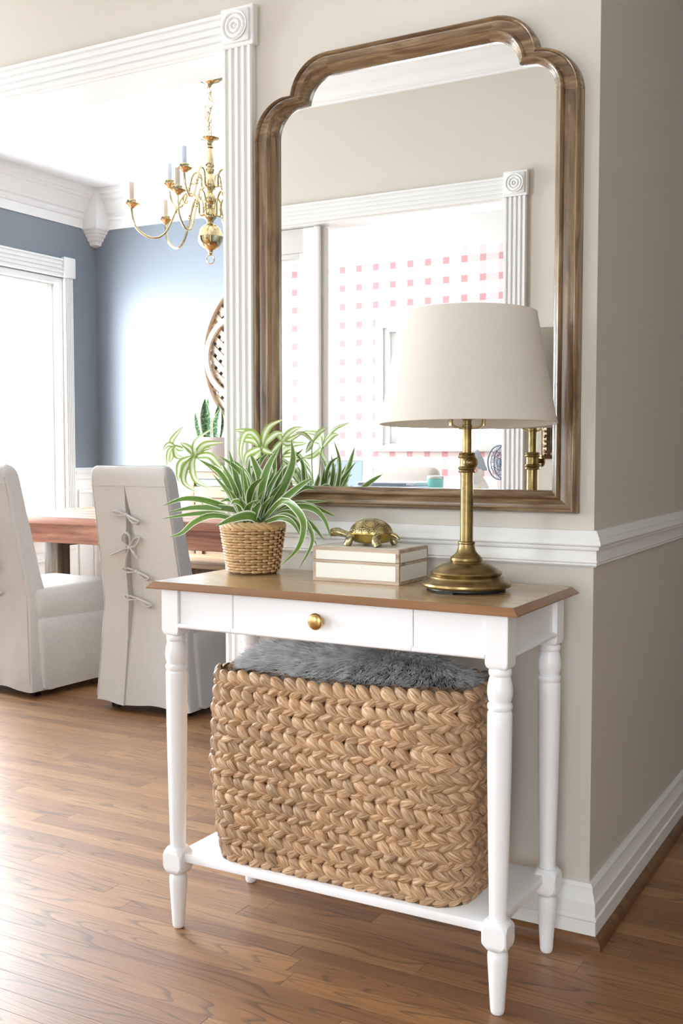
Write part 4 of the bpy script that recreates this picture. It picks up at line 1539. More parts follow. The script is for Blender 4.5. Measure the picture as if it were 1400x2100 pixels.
LEAVES = [
 ([[-0.7888, -0.165, 0.9211], [-0.8557, -0.19, 0.9542], [-0.9133, -0.23, 0.9673], [-0.9576, -0.27, 0.9505]], 0.016, 0),
 ([[-0.7846, -0.165, 0.9189], [-0.8161, -0.18, 0.9408], [-0.9117, -0.2, 0.9439], [-0.9802, -0.22, 0.9312]], 0.016, 0),
 ([[-0.7924, -0.17, 0.912], [-0.8486, -0.2, 0.9304], [-0.8964, -0.23, 0.9306], [-0.969, -0.26, 0.9184]], 0.013, 0),
 ([[-0.7855, -0.18, 0.9128], [-0.8485, -0.21, 0.9275], [-0.8832, -0.24, 0.9131], [-0.9069, -0.26, 0.887], [-0.9352, -0.27, 0.8774]], 0.014, 0),
 ([[-0.7347, -0.19, 0.9139], [-0.7416, -0.22, 0.93], [-0.7644, -0.25, 0.9242], [-0.795, -0.28, 0.9082]], 0.022, 0),
 ([[-0.7894, -0.16, 0.9278], [-0.8201, -0.17, 0.9751], [-0.8552, -0.18, 1.0295], [-0.9062, -0.2, 1.062]], 0.016, 0),
 ([[-0.7782, -0.16, 0.9293], [-0.8039, -0.165, 0.9764], [-0.8169, -0.17, 1.0274], [-0.8349, -0.17, 1.083]], 0.018, 0),
 ([[-0.7779, -0.15, 0.9346], [-0.7917, -0.16, 1.0101], [-0.8182, -0.17, 1.0425], [-0.8563, -0.18, 1.0679]], 0.015, 0),
 ([[-0.7819, -0.14, 0.934], [-0.8023, -0.13, 1.0034], [-0.8331, -0.12, 1.0382], [-0.8748, -0.12, 1.0676]], 0.014, 0),
 ([[-0.7507, -0.17, 0.9363], [-0.7461, -0.17, 1.011], [-0.7583, -0.17, 1.0452], [-0.7761, -0.17, 1.0784]], 0.018, 0),
 ([[-0.7401, -0.19, 0.9217], [-0.7195, -0.2, 0.9951], [-0.7018, -0.2, 1.0448], [-0.6788, -0.19, 1.0907]], 0.02, 0),
 ([[-0.7505, -0.16, 0.9243], [-0.735, -0.16, 0.9937], [-0.7223, -0.15, 1.0337], [-0.7217, -0.14, 1.0715]], 0.02, 0),
 ([[-0.7391, -0.15, 0.9356], [-0.7085, -0.14, 0.982], [-0.6869, -0.12, 1.0508], [-0.697, -0.11, 1.1084]], 0.02, 0),
 ([[-0.7498, -0.14, 0.9407], [-0.728, -0.12, 1.01], [-0.7035, -0.1, 1.0459], [-0.6715, -0.09, 1.0656]], 0.014, 0),
 ([[-0.7261, -0.17, 0.9256], [-0.683, -0.18, 0.9613], [-0.6287, -0.18, 1.0005], [-0.5937, -0.18, 1.0199]], 0.016, 0),
 ([[-0.7364, -0.15, 0.9242], [-0.715, -0.13, 0.9446], [-0.6683, -0.1, 0.9571], [-0.6131, -0.08, 0.9611]], 0.016, 0),
 ([[-0.7299, -0.16, 0.9226], [-0.6685, -0.15, 0.9536], [-0.6236, -0.13, 0.9492], [-0.5705, -0.12, 0.9276]], 0.017, 0),
 ([[-0.7234, -0.17, 0.9211], [-0.6561, -0.17, 0.9502], [-0.6036, -0.17, 0.9494], [-0.5714, -0.17, 0.9247], [-0.5536, -0.17, 0.8798]], 0.015, 0),
 ([[-0.7304, -0.18, 0.9191], [-0.6522, -0.22, 0.967], [-0.5874, -0.26, 0.9475], [-0.559, -0.28, 0.9153], [-0.5753, -0.28, 0.8666], [-0.6287, -0.27, 0.8231]], 0.016, 0),
 ([[-0.7261, -0.17, 0.9187], [-0.6568, -0.19, 0.9399], [-0.599, -0.21, 0.9228], [-0.5726, -0.22, 0.8783], [-0.6099, -0.22, 0.8128]], 0.014, 0),
 ([[-0.7299, -0.16, 0.918], [-0.6624, -0.16, 0.9326], [-0.6157, -0.15, 0.9075], [-0.5831, -0.15, 0.8738]], 0.014, 0),
 ([[-0.7195, -0.18, 0.9172], [-0.6572, -0.2, 0.9315], [-0.6157, -0.21, 0.9112], [-0.6068, -0.21, 0.8828]], 0.014, 0),
 ([[-0.7105, -0.2, 0.9164], [-0.6576, -0.22, 0.9281], [-0.6188, -0.23, 0.9189], [-0.5984, -0.23, 0.8889]], 0.013, 0),
 ([[-0.7538, -0.19, 0.9189], [-0.7495, -0.21, 0.9723], [-0.7304, -0.22, 1.0012], [-0.7021, -0.22, 1.0194]], 0.02, 0),
 ([[-0.7579, -0.19, 0.9188], [-0.7565, -0.21, 0.9438], [-0.7306, -0.22, 0.9596], [-0.7038, -0.23, 0.9685]], 0.016, 0),
 ([[-0.7443, -0.2, 0.9175], [-0.732, -0.21, 0.9445], [-0.7172, -0.22, 0.9599], [-0.7292, -0.23, 0.9623]], 0.02, 0),
 ([[-0.7574, -0.16, 0.9171], [-0.76, -0.16, 0.9529], [-0.7529, -0.16, 0.9934], [-0.7308, -0.16, 1.0281]], 0.02, 0),
 ([[-0.7398, -0.17, 0.9183], [-0.7368, -0.17, 0.9711], [-0.7161, -0.17, 1.0227], [-0.7213, -0.17, 1.0682]], 0.018, 0),
 ([[-0.7503, -0.15, 0.9168], [-0.741, -0.13, 0.9695], [-0.7252, -0.12, 1.0101], [-0.7205, -0.11, 1.0563]], 0.017, 0),
 ([[-0.7777, -0.14, 0.9224], [-0.7912, -0.13, 0.9801], [-0.8118, -0.12, 1.0207], [-0.8088, -0.12, 1.0619]], 0.015, 0),
 ([[-0.7852, -0.16, 0.9209], [-0.7963, -0.17, 0.9582], [-0.8159, -0.18, 0.979], [-0.8555, -0.18, 0.9864]], 0.011, 0),
 ([[-0.8028, -0.13, 0.9211], [-0.8264, -0.12, 0.9673], [-0.862, -0.11, 0.996], [-0.9056, -0.1, 1.0071]], 0.013, 0),
 ([[-0.7948, -0.15, 0.9201], [-0.8201, -0.15, 0.9451], [-0.8485, -0.15, 0.9621], [-0.8803, -0.15, 0.9554]], 0.012, 0),
 ([[-0.7552, -0.2, 0.924], [-0.7605, -0.22, 0.9555], [-0.7684, -0.24, 0.9641], [-0.7723, -0.25, 0.9577]], 0.014, 0),
 ([[-0.7631, -0.12, 0.9218], [-0.7549, -0.1, 0.968], [-0.7258, -0.08, 1.0091], [-0.7181, -0.07, 1.0207]], 0.018, 0),
 ([[-0.7626, -0.11, 0.9212], [-0.7259, -0.08, 0.9679], [-0.6898, -0.06, 0.9914], [-0.6616, -0.05, 0.9857]], 0.016, 0),
 ([[-0.7766, -0.11, 0.9267], [-0.7753, -0.09, 1.0087], [-0.7732, -0.08, 1.0499], [-0.7909, -0.07, 1.0795]], 0.016, 0),
 ([[-0.7908, -0.11, 0.9263], [-0.818, -0.09, 1.0081], [-0.803, -0.08, 1.0557], [-0.7674, -0.08, 1.0854]], 0.014, 0),
 ([[-0.7954, -0.12, 0.9267], [-0.8332, -0.11, 0.9905], [-0.8326, -0.1, 1.0319], [-0.8039, -0.1, 1.044]], 0.013, 0),
 ([[-0.7403, -0.14, 0.9166], [-0.7009, -0.12, 0.9178], [-0.659, -0.1, 0.8949], [-0.6382, -0.09, 0.8544]], 0.013, 0),
 ([[-0.9134, -0.2, 1.0667], [-0.8998, -0.21, 1.1027], [-0.8352, -0.22, 1.1376]], 0.014, 1),
 ([[-0.9134, -0.2, 1.0667], [-0.8829, -0.2, 1.0946], [-0.8261, -0.2, 1.1002]], 0.014, 1),
 ([[-0.9134, -0.2, 1.0667], [-0.8939, -0.195, 1.083], [-0.8688, -0.19, 1.0865]], 0.014, 1),
 ([[-0.9134, -0.2, 1.0667], [-0.8692, -0.2033, 1.0691], [-0.8428, -0.2067, 1.0508], [-0.8237, -0.21, 1.0349]], 0.014, 1),
 ([[-0.9134, -0.2, 1.0667], [-0.9108, -0.2133, 1.0447], [-0.8895, -0.2267, 1.0104], [-0.8359, -0.24, 0.9921]], 0.014, 1),
 ([[-0.9134, -0.2, 1.0667], [-0.9286, -0.2167, 1.0388], [-0.919, -0.2333, 1.0044], [-0.8665, -0.25, 0.9828]], 0.014, 1),
 ([[-0.9134, -0.2, 1.0667], [-0.9427, -0.2133, 1.0527], [-0.9414, -0.2267, 1.0272], [-0.9327, -0.24, 1.0043]], 0.014, 1),
 ([[-0.9134, -0.2, 1.0667], [-0.9279, -0.21, 1.0445], [-0.935, -0.22, 1.0213], [-0.9275, -0.23, 0.9995]], 0.014, 1),
 ([[-0.9134, -0.2, 1.0667], [-0.9374, -0.195, 1.0877], [-0.9662, -0.19, 1.1008]], 0.014, 1),
 ([[-0.9763, -0.2, 1.0925], [-0.9821, -0.2, 1.1031], [-0.9671, -0.2, 1.1207], [-0.9433, -0.2, 1.1416]], 0.011, 1),
 ([[-0.9763, -0.2, 1.0925], [-0.9847, -0.21, 1.0948], [-0.9963, -0.22, 1.0795]], 0.011, 1),
 ([[-0.9763, -0.2, 1.0925], [-0.9795, -0.215, 1.0748], [-0.9739, -0.23, 1.0386]], 0.011, 1),
 ([[-0.9763, -0.2, 1.0925], [-0.9638, -0.205, 1.0678], [-0.9335, -0.21, 1.0632]], 0.011, 1),
 ([[-0.9763, -0.2, 1.0925], [-0.9664, -0.19, 1.0854], [-0.9593, -0.18, 1.0831]], 0.011, 1),
 ([[-0.9763, -0.2, 1.0925], [-0.9825, -0.2, 1.0677], [-0.9902, -0.2, 1.0499]], 0.011, 1),
 ([[-0.7549, -0.15, 1.0876], [-0.7696, -0.1567, 1.1198], [-0.7956, -0.1633, 1.1268], [-0.8247, -0.17, 1.1293]], 0.013, 1),
 ([[-0.7549, -0.15, 1.0876], [-0.7703, -0.16, 1.1025], [-0.7912, -0.17, 1.106], [-0.8066, -0.18, 1.1048]], 0.013, 1),
 ([[-0.7549, -0.15, 1.0876], [-0.7421, -0.1567, 1.1173], [-0.7199, -0.1633, 1.1398], [-0.6793, -0.17, 1.1537]], 0.013, 1),
 ([[-0.7549, -0.15, 1.0876], [-0.735, -0.1467, 1.1082], [-0.7153, -0.1433, 1.1207], [-0.6971, -0.14, 1.1206]], 0.013, 1),
 ([[-0.7549, -0.15, 1.0876], [-0.7659, -0.1667, 1.0795], [-0.7754, -0.1833, 1.0681], [-0.7696, -0.2, 1.0421]], 0.013, 1),
 ([[-0.7549, -0.15, 1.0876], [-0.7578, -0.162, 1.1082], [-0.7676, -0.174, 1.123], [-0.7801, -0.186, 1.1161], [-0.7818, -0.198, 1.0738], [-0.76, -0.21, 1.04]], 0.013, 1),
 ([[-0.7549, -0.15, 1.0876], [-0.7524, -0.135, 1.0795], [-0.7415, -0.12, 1.0737]], 0.013, 1),
 ([[-0.7549, -0.15, 1.0876], [-0.7769, -0.14, 1.0679], [-0.802, -0.13, 1.062]], 0.013, 1),
 ([[-0.7421, -0.08, 1.103], [-0.7275, -0.0767, 1.1206], [-0.7088, -0.0733, 1.1322], [-0.6903, -0.07, 1.1367]], 0.012, 1),
 ([[-0.7421, -0.08, 1.103], [-0.7596, -0.07, 1.1209], [-0.7802, -0.06, 1.1271]], 0.012, 1),
 ([[-0.7421, -0.08, 1.103], [-0.7349, -0.065, 1.0972], [-0.7234, -0.05, 1.1032]], 0.012, 1),
 ([[-0.7421, -0.08, 1.103], [-0.7529, -0.085, 1.0913], [-0.768, -0.09, 1.0736]], 0.012, 1),
]
STOLONS = [[[-0.7921, -0.16, 0.9347], [-0.8341, -0.17, 0.9923], [-0.8764, -0.19, 1.0388], [-0.9134, -0.2, 1.0667]], [[-0.9134, -0.2, 1.0667], [-0.9409, -0.2, 1.0877], [-0.9763, -0.2, 1.0925]], [[-0.7667, -0.15, 0.9465], [-0.7636, -0.15, 1.016], [-0.7549, -0.15, 1.0876]], [[-0.7633, -0.13, 0.9457], [-0.7546, -0.1, 1.0385], [-0.7421, -0.08, 1.103]]]


def leaf_obj(pts, width, mat, parent, rnd, facing=(0.33, -0.85, 0.25), n=16, fold=0.30, basew=0.55, name='leaf', peak=0.38):
    sp = spline(pts, n)
    me = bpy.data.meshes.new(name)
    V, F, U = [], [], []
    fac = Vector(facing) + Vector((rnd.random() - 0.5, rnd.random() - 0.5, rnd.random() - 0.5)) * 0.7
    prev = None
    for i, p in enumerate(sp):
        t = (sp[min(i + 1, n - 1)] - sp[max(i - 1, 0)]).normalized()
        side = t.cross(fac)
        if side.length < 0.15:
            side = t.cross(Vector((0, 0, 1)))
        side.normalize()
        if prev is not None and side.dot(prev) < 0:
            side = -side
        if prev is not None:
            side = (prev * 0.6 + side * 0.4)
            side = (side - t * side.dot(t)).normalized()
        prev = side
        nrm = side.cross(t).normalized()
        q = i / (n - 1)
        if q < peak:
            w = basew + (1 - basew) * sin(pi / 2 * q / peak)
        else:
            w = max(cos(pi / 2 * (q - peak) / (1 - peak)), 0.0) ** 0.85
        w = max(w, 0.02) * width / 2
        for k in range(5):
            s_ = -1 + k / 2
            V.append(p + side * (s_ * w) + nrm * (fold * w * abs(s_)))
            U.append((0.5 + s_ / 2, q))
    for i in range(n - 1):
        for k in range(4):
            b = i * 5 + k
            F.append((b, b + 1, b + 6, b + 5))
    me.from_pydata([tuple(v) for v in V], [], F)
    uvl = me.uv_layers.new(name='UVMap')
    for lp_ in me.loops:
        uvl.data[lp_.index].uv = U[lp_.vertex_index]
    for p in me.polygons:
        p.use_smooth = True
    return link_obj(name, me, mat, parent)


rl = random.Random(9)
for pts, w, k in LEAVES:
    leaf_obj(pts, w * (1.25 if k else 1.12), M_LEAFC if k else M_LEAF, sp_, rl)
for k in range(26):            # short inner blades filling the crown
    a = rl.random() * 2 * pi
    r_ = 0.02 + 0.02 * rl.random()
    b_ = Vector((px_ + 0.015 * cos(a), py_ + 0.015 * sin(a), TT + PH - 0.012))
    hgt = 0.07 + 0.10 * rl.random()
    sp3 = [b_, b_ + Vector((r_ * cos(a), r_ * sin(a), hgt * 0.6)), b_ + Vector((r_ * 2.2 * cos(a), r_ * 2.0 * sin(a), hgt))]
    leaf_obj(sp3, 0.015, M_LEAF, sp_, rl)
for pts in STOLONS:
    bm = bmesh.new()
    tube(bm, spline(pts, 18), 0.0013, 6)
    fin(bm, 'runner_stem', M_STEM, sp_, 60)

# ================================================================== SLIPCOVERED DINING CHAIRS
def lerp_tab(tab, z):
    if z <= tab[0][0]:
        return tab[0][1]
    for (a, p), (b, q) in zip(tab, tab[1:]):
        if z <= b:
            return p + (q - p) * (z - a) / (b - a)
    return tab[-1][1]


def yback(z):
    return -0.018 * max(0.0, (0.45 - z) / 0.42) if z < 0.45 else -0.105 * ((z - 0.45) / 0.57) ** 1.05


W_T = [(0.03, 0.478), (0.20, 0.446), (0.45, 0.408), (0.70, 0.390), (0.94, 0.374), (1.03, 0.368)]
T_T = [(0.03, 0.150), (0.30, 0.115), (0.47, 0.100), (0.94, 0.080), (1.03, 0.074)]
XS = [(0.03, -0.180), (0.46, -0.180), (0.60, -0.165), (0.80, -0.085), (0.935, -0.055)]
XR = [(0.03, 0.090), (0.46, 0.040), (0.60, 0.015), (0.80, -0.005), (0.935, -0.052)]


def make_chair(label):
    ch = empty('dining_chair', label, 'chair')
    # back, seen from behind: open pleat down the middle
    bm = bmesh.new()
    zs = [0.035 + 0.9 * i / 36 for i in range(37)] + [0.945, 0.96, 0.975, 0.988, 0.999, 1.008, 1.015, 1.0195, 1.0215]
    rows = []
    for z in zs:
        w, t, yb_ = lerp_tab(W_T, z), lerp_tab(T_T, z), yback(z)
        ins = 0.0
        if z > 0.975:
            q = min((z - 0.975) / 0.0465, 1.0)
            ins = 0.034 * (1 - math.sqrt(max(1 - q * q, 0)))
        h = w / 2 - ins * 0.55
        xs = lerp_tab(XS, z) * w
        xr = lerp_tab(XR, z) * w
        dep = 0.028 * min(1.0, max(0.0, (0.937 - z) / 0.06)) * (1.0 if z > 0.44 else max(0.35, 1 - (0.44 - z) * 3))
        pr = []
        r_ = 0.012
        y0, y1 = yb_ + ins, yb_ + t - ins
        # back face, left to right
        for k in range(9):
            x = -h + r_ + (xs - (-h + r_)) * k / 8
            pr.append((x, y0))
        if z < 0.94:
            pr += [(xs + 0.0012, y0 + dep), (xs + (xr - xs) * 0.5 + 0.001, y0 + dep * 0.75), (max(xr - 0.001, xs + 0.002), y0 + dep * 0.30), (max(xr, xs + 0.003), y0)]
        else:
            pr += [(xs + 0.002, y0), (xs + 0.004, y0), (xs + 0.006, y0), (xs + 0.008, y0)]
        x00 = pr[-1][0]
        for k in range(1, 10):
            pr.append((x00 + (h - r_ - x00) * k / 9, y0))
        for a in (-60, -30, 0):
            pr.append((h - r_ + r_ * cos(radians(a)), y0 + r_ + r_ * sin(radians(a))))
        for k in range(1, 5):
            pr.append((h, y0 + r_ + (y1 - y0 - 2 * r_) * k / 5))
        for a in (0, 30, 60, 90):
            pr.append((h - r_ + r_ * cos(radians(a)), y1 - r_ + r_ * sin(radians(a))))
        for k in range(1, 10):
            pr.append((h - r_ - (2 * h - 2 * r_) * k / 10, y1))
        for a in (90, 120, 150, 180):
            pr.append((-h + r_ + r_ * cos(radians(a)), y1 - r_ + r_ * sin(radians(a))))
        for k in range(1, 5):
            pr.append((-h, y1 - r_ - (y1 - y0 - 2 * r_) * k / 5))
        for a in (180, 210, 240):
            pr.append((-h + r_ + r_ * cos(radians(a)), y0 + r_ + r_ * sin(radians(a))))
        row = []
        for x, y in pr:
            amp = 0.0055 if z < 0.6 else 0.0030
            n = noise.noise(Vector((x * 6, y * 6, z * 4.5))) + 0.5 * noise.noise(Vector((x * 17 + z * 9, y * 17, z * 12)))
            wav = 0.006 * max(0, (0.3 - z) / 0.3) * sin(x * 30 + 1)
            row.append(bm.verts.new((x + n * amp * 0.5 * (0.3 if abs(x) < h - 0.02 else 1), y + n * amp + wav, z + (0.006 * sin(x * 22) if z < 0.05 else 0))))
        rows.append(row)
    grid_faces(bm, rows, True)
    bm.faces.new(rows[-1])
    back = fin(bm, 'back_slipcover', M_LINEN, ch, 42)
    # stitched seams
    bm = bmesh.new()
    wz = lerp_tab(W_T, 0.940) / 2
    tube(bm, [Vector((-wz + 0.004 + (2 * wz - 0.008) * k / 20, yback(0.940) - 0.0012, 0.940)) for k in range(21)], 0.0018, 6)
    for sx in (-1, 1):
        tube(bm, [Vector((sx * (lerp_tab(W_T, z) / 2 - 0.008), yback(z) - 0.0004, z)) for z in [0.06 + 0.91 * k / 30 for k in range(31)]], 0.0017, 6)
    fin(bm, 'piping_seam', M_LINEN, back, 60)
    # seat with its skirt
    bm = bmesh.new()
    rows = []
    for z in [0.035, 0.06, 0.10, 0.16, 0.22, 0.28, 0.335, 0.345, 0.355, 0.40, 0.435, 0.455, 0.468, 0.476, 0.480]:
        q = (0.44 - z) / 0.40
        fl = 0.030 * max(0, q) if z < 0.345 else 0.0
        if z > 0.345:
            fl = 0.004
        ins = 0.0
        if z > 0.43:
            s_ = (z - 0.43) / 0.05
            ins = 0.035 * (1 - math.sqrt(max(1 - s_ * s_, 0.0)))
        hx = 0.218 + fl - ins
        ya, yb2 = 0.030, 0.520 + fl - ins
        row = []
        n = 72
        for k in range(n):
            a = 2 * pi * k / n
            p = 0.16
            cx_ = math.copysign(abs(cos(a)) ** p, cos(a))
            cy_ = math.copysign(abs(sin(a)) ** p, sin(a))
            x = hx * cx_
            y = (ya + yb2) / 2 + (yb2 - ya) / 2 * cy_
            nn = noise.noise(Vector((x * 7 + 3, y * 7, z * 5))) + 0.4 * noise.noise(Vector((x * 20, y * 20 + 5, z * 10)))
            m = 1 + 0.018 * nn + 0.010 * max(0, q) * sin(a * 9)
            row.append(bm.verts.new((x * m, (ya + yb2) / 2 + (y - (ya + yb2) / 2) * m, z + (0.006 * sin(a * 7) if z < 0.04 else 0))))
        rows.append(row)
    # softly domed top
    cxm, cym = 0.0, 0.275
    for f, z in ((0.75, 0.488), (0.45, 0.494), (0.15, 0.496)):
        rows.append([bm.verts.new((v.co.x * f, cym + (v.co.y - cym) * f, z + 0.003 * noise.noise(Vector((v.co.x * 9, v.co.y * 9, 2))))) for v in rows[14]])
    grid_faces(bm, rows, True)
    bm.faces.new(rows[-1])
    seat = fin(bm, 'seat_slipcover', M_LINEN, ch, 50)
    bm = bmesh.new()
    lp_ = []
    for v in [(0.219 * math.copysign(abs(cos(2 * pi * k / 72)) ** 0.16, cos(2 * pi * k / 72)), 0.275 + 0.247 * math.copysign(abs(sin(2 * pi * k / 72)) ** 0.16, sin(2 * pi * k / 72)), 0.345) for k in range(72)]:
        lp_.append(Vector(v) * 1.0)
    tube(bm, lp_, 0.0030, 6, closed=True)
    fin(bm, 'skirt_seam', M_LINEN, seat, 60)
    # dark legs
    for sx in (-1, 1):
        for y_ in (0.055, 0.460):
            bm = bmesh.new()
            rings = []
            for z, h in ((0.0, 0.015), (0.004, 0.0165), (0.06, 0.018), (0.30, 0.022)):
                rings.append([bm.verts.new((sx * 0.178 + h * a, y_ + h * b, z)) for a, b in ((-1, -1), (1, -1), (1, 1), (-1, 1))])
            for a, b in zip(rings, rings[1:]):
                for i in range(4):
                    bm.faces.new((a[i], a[(i + 1) % 4], b[(i + 1) % 4], b[i]))
            bm.faces.new(rings[-1])
            bm.faces.new(list(reversed(rings[0])))
            fin(bm, 'leg', M_DARKLEG, ch, 30)['label'] = 'dark wooden leg under the skirt'
    # four fabric bows along the pleat
    for zb_, droop, fx in ((0.825, 0.25, 0.0), (0.690, 1.0, 0.0), (0.592, 0.2, 0.028), (0.476, 0.15, 0.020)):
        bm = bmesh.new()
        w = lerp_tab(W_T, zb_)
        c = Vector((0.5 * (lerp_tab(XS, zb_) + lerp_tab(XR, zb_)) * w + fx, yback(zb_) - 0.008, zb_))

        def P(x, z, y=0.0):
            return c + Vector((x, -0.004 + y, z))
        rr = 0.0066
        if droop > 0.5:
            tube(bm, spline([P(0, 0), P(-0.030, 0.030, -0.01), P(-0.012, 0.062, -0.014), P(0.010, 0.045, -0.012), P(0.004, 0.0)], 18), rr, 8, flat=0.6)
            tube(bm, spline([P(0, 0), P(0.030, 0.036, -0.008), P(0.058, 0.040, -0.010), P(0.044, 0.012, -0.012), P(0.004, 0.0)], 18), rr, 8, flat=0.6)
            tube(bm, spline([P(0, 0), P(-0.035, -0.012, -0.006), P(-0.092, -0.034, 0.0)], 12), rr, 8, flat=0.55)
            tube(bm, spline([P(0, 0), P(-0.010, -0.035, -0.006), P(-0.022, -0.082, 0.0)], 12), rr, 8, flat=0.55)
            tube(bm, spline([P(0.004, 0), P(0.022, -0.016, -0.006), P(0.042, -0.044, 0.0)], 12), rr, 8, flat=0.55)
        else:
            k = droop * 0.06
            tube(bm, spline([P(0, 0), P(-0.034, 0.012, -0.012), P(-0.064, 0.012, -0.010), P(-0.046, -0.004, -0.012), P(-0.004, -0.002)], 18), rr, 8, flat=0.6)
            tube(bm, spline([P(0, 0), P(0.034, 0.004 - k, -0.012), P(0.068, -0.010 - k, -0.010), P(0.046, -0.018 - k, -0.012), P(0.004, -0.004)], 18), rr, 8, flat=0.6)
            tube(bm, spline([P(0, 0), P(-0.026, -0.004, -0.004), P(-0.056, -0.003, 0.0)], 10), rr * 0.9, 8, flat=0.55)
            tube(bm, spline([P(0, 0), P(0.028, -0.014 - k, -0.004), P(0.060, -0.024 - k, 0.0)], 10), rr * 0.9, 8, flat=0.55)
        bmesh.ops.create_uvsphere(bm, u_segments=12, v_segments=8, radius=0.0085, matrix=Matrix.Translation(P(0.0, 0.0, -0.004)) @ Matrix.Diagonal((1.0, 0.8, 0.9, 1)))
        fin(bm, 'tie_bow', M_LINEN, ch, 60)
    return ch


def copy_tree(o, parent=None):
    c_ = o.copy()
    COL.objects.link(c_)
    if parent is not None:
        c_.parent = parent
        c_.matrix_parent_inverse = o.matrix_parent_inverse.copy()
    for q in list(o.children):
        copy_tree(q, c_)
    return c_


ch2 = make_chair('oatmeal slipcovered dining chair whose four tied bows show, right of the two chairs')
ch2.location = (-2.187, 1.130, 0)
ch2.rotation_euler = (0, 0, radians(3))
ch2['group'] = 'slipcovered chairs along the dining table'
ch1 = copy_tree(ch2)
ch1['label'] = 'oatmeal slipcovered dining chair cut off by the left picture edge'
ch1.location = (-3.005, 1.115, 0)
ch1.rotation_euler = (0, 0, radians(-5))

# ================================================================== DINING TABLE
dt = empty('dining_table', 'long reddish farmhouse dining table on timber trestle legs', 'table', (-2.3, 1.95, 0), world=True)
tx0, tx1, ty0, ty1 = -3.45, -1.15, 1.455, 2.435
yy = ty0
for k, w in enumerate((0.14, 0.175, 0.175, 0.175, 0.175, 0.14)):
    boxobj('top_plank', M_REDWOOD, dt, tx0 + 0.11, tx1 - 0.11, yy + 0.0006, yy + w - 0.0006, 0.734, 0.771, 0.003, 2)
    yy += w
for a, b in ((tx0, tx0 + 0.1092), (tx1 - 0.1092, tx1)):
    boxobj('breadboard_end', M_REDWOOD, dt, a, b, ty0, ty1, 0.734, 0.771, 0.003, 2)
boxobj('apron', M_REDWOOD, dt, tx0 + 0.05, tx1 - 0.05, ty0 + 0.022, ty0 + 0.062, 0.645, 0.734, 0.002, 1)
boxobj('apron', M_REDWOOD, dt, tx0 + 0.05, tx1 - 0.05, ty1 - 0.062, ty1 - 0.022, 0.645, 0.734, 0.002, 1)
for a in (tx0 + 0.05, tx1 - 0.09):
    boxobj('end_apron', M_REDWOOD, dt, a, a + 0.04, ty0 + 0.063, ty1 - 0.063, 0.645, 0.734, 0.002, 1)
for a in (-3.30, -1.60):
    for b in (1.70, 2.20):
        boxobj('leg', M_GREYWOOD, dt, a, a + 0.090, b, b + 0.090, 0.08, 0.734, 0.003, 2)['label'] = 'grey brown timber post'
    boxobj('trestle_foot', M_GREYWOOD, dt, a - 0.005, a + 0.095, 1.68, 2.34, 0.0, 0.08, 0.006, 2)
    boxobj('trestle_bearer', M_GREYWOOD, dt, a - 0.0, a + 0.088, 1.792, 2.198, 0.60, 0.70, 0.004, 2)

bn = empty('bench', 'pale plank bench along the far side of the dining table', 'bench', (-2.4, 2.58, 0), world=True)
for k in range(2):
    boxobj('seat_plank', M_PALEWOOD, bn, -3.26, -1.45, 2.46 + k * 0.171, 2.63 + k * 0.171, 0.432, 0.474, 0.003, 2)
for a in (-3.22, -1.56):
    boxobj('bench_leg', M_GREYWOOD, bn, a, a + 0.07, 2.50, 2.57, 0.0, 0.432, 0.003, 2)
    boxobj('bench_leg', M_GREYWOOD, bn, a, a + 0.07, 2.70, 2.77, 0.0, 0.432, 0.003, 2)
boxobj('bench_rail', M_GREYWOOD, bn, -3.15, -1.56, 2.52, 2.555, 0.37, 0.431, 0.002, 1)

# ================================================================== SIDEBOARD, SNAKE PLANT, WALL BASKET
sb = empty('sideboard', 'pale washed wood sideboard with braced doors below the wall basket', 'sideboard', (-2.4, 2.95, 0), world=True)
sx0, sx1, sy0, sy1 = -3.26, -1.60, 2.815, 3.065
boxobj('sideboard_top', M_PALEWOOD, sb, sx0 - 0.02, sx1 + 0.02, sy0 - 0.02, sy1, 0.958, 0.995, 0.004, 2)
boxobj('top_rail', M_PALEWOOD, sb, sx0 + 0.061, sx1 - 0.061, sy0, sy0 + 0.03, 0.915, 0.957, 0.002, 1)
for a in (sx0, sx1 - 0.06):
    for b in (sy0, sy1 - 0.06):
        boxobj('corner_post', M_PALEWOOD, sb, a, a + 0.06, b, b + 0.06, 0.0, 0.957, 0.003, 2)
M_SLATE = NT('slate_blue_drawer_paint', lin(128, 142, 156), 0.5).mat
boxobj('drawer_front', M_SLATE, sb, sx0 + 0.061, sx1 - 0.061, sy0 + 0.012, sy0 + 0.032, 0.872, 0.914, 0.002, 1)['label'] = 'slate blue drawer front'
boxobj('middle_rail', M_PALEWOOD, sb, sx0 + 0.061, sx1 - 0.061, sy0, sy0 + 0.03, 0.805, 0.870, 0.002, 1)
boxobj('bottom_rail', M_PALEWOOD, sb, sx0 + 0.061, sx1 - 0.061, sy0, sy0 + 0.03, 0.12, 0.19, 0.002, 1)
boxobj('cabinet_back', M_PALEWOOD, sb, sx0 + 0.061, sx1 - 0.061, sy1 - 0.02, sy1 - 0.002, 0.12, 0.957)
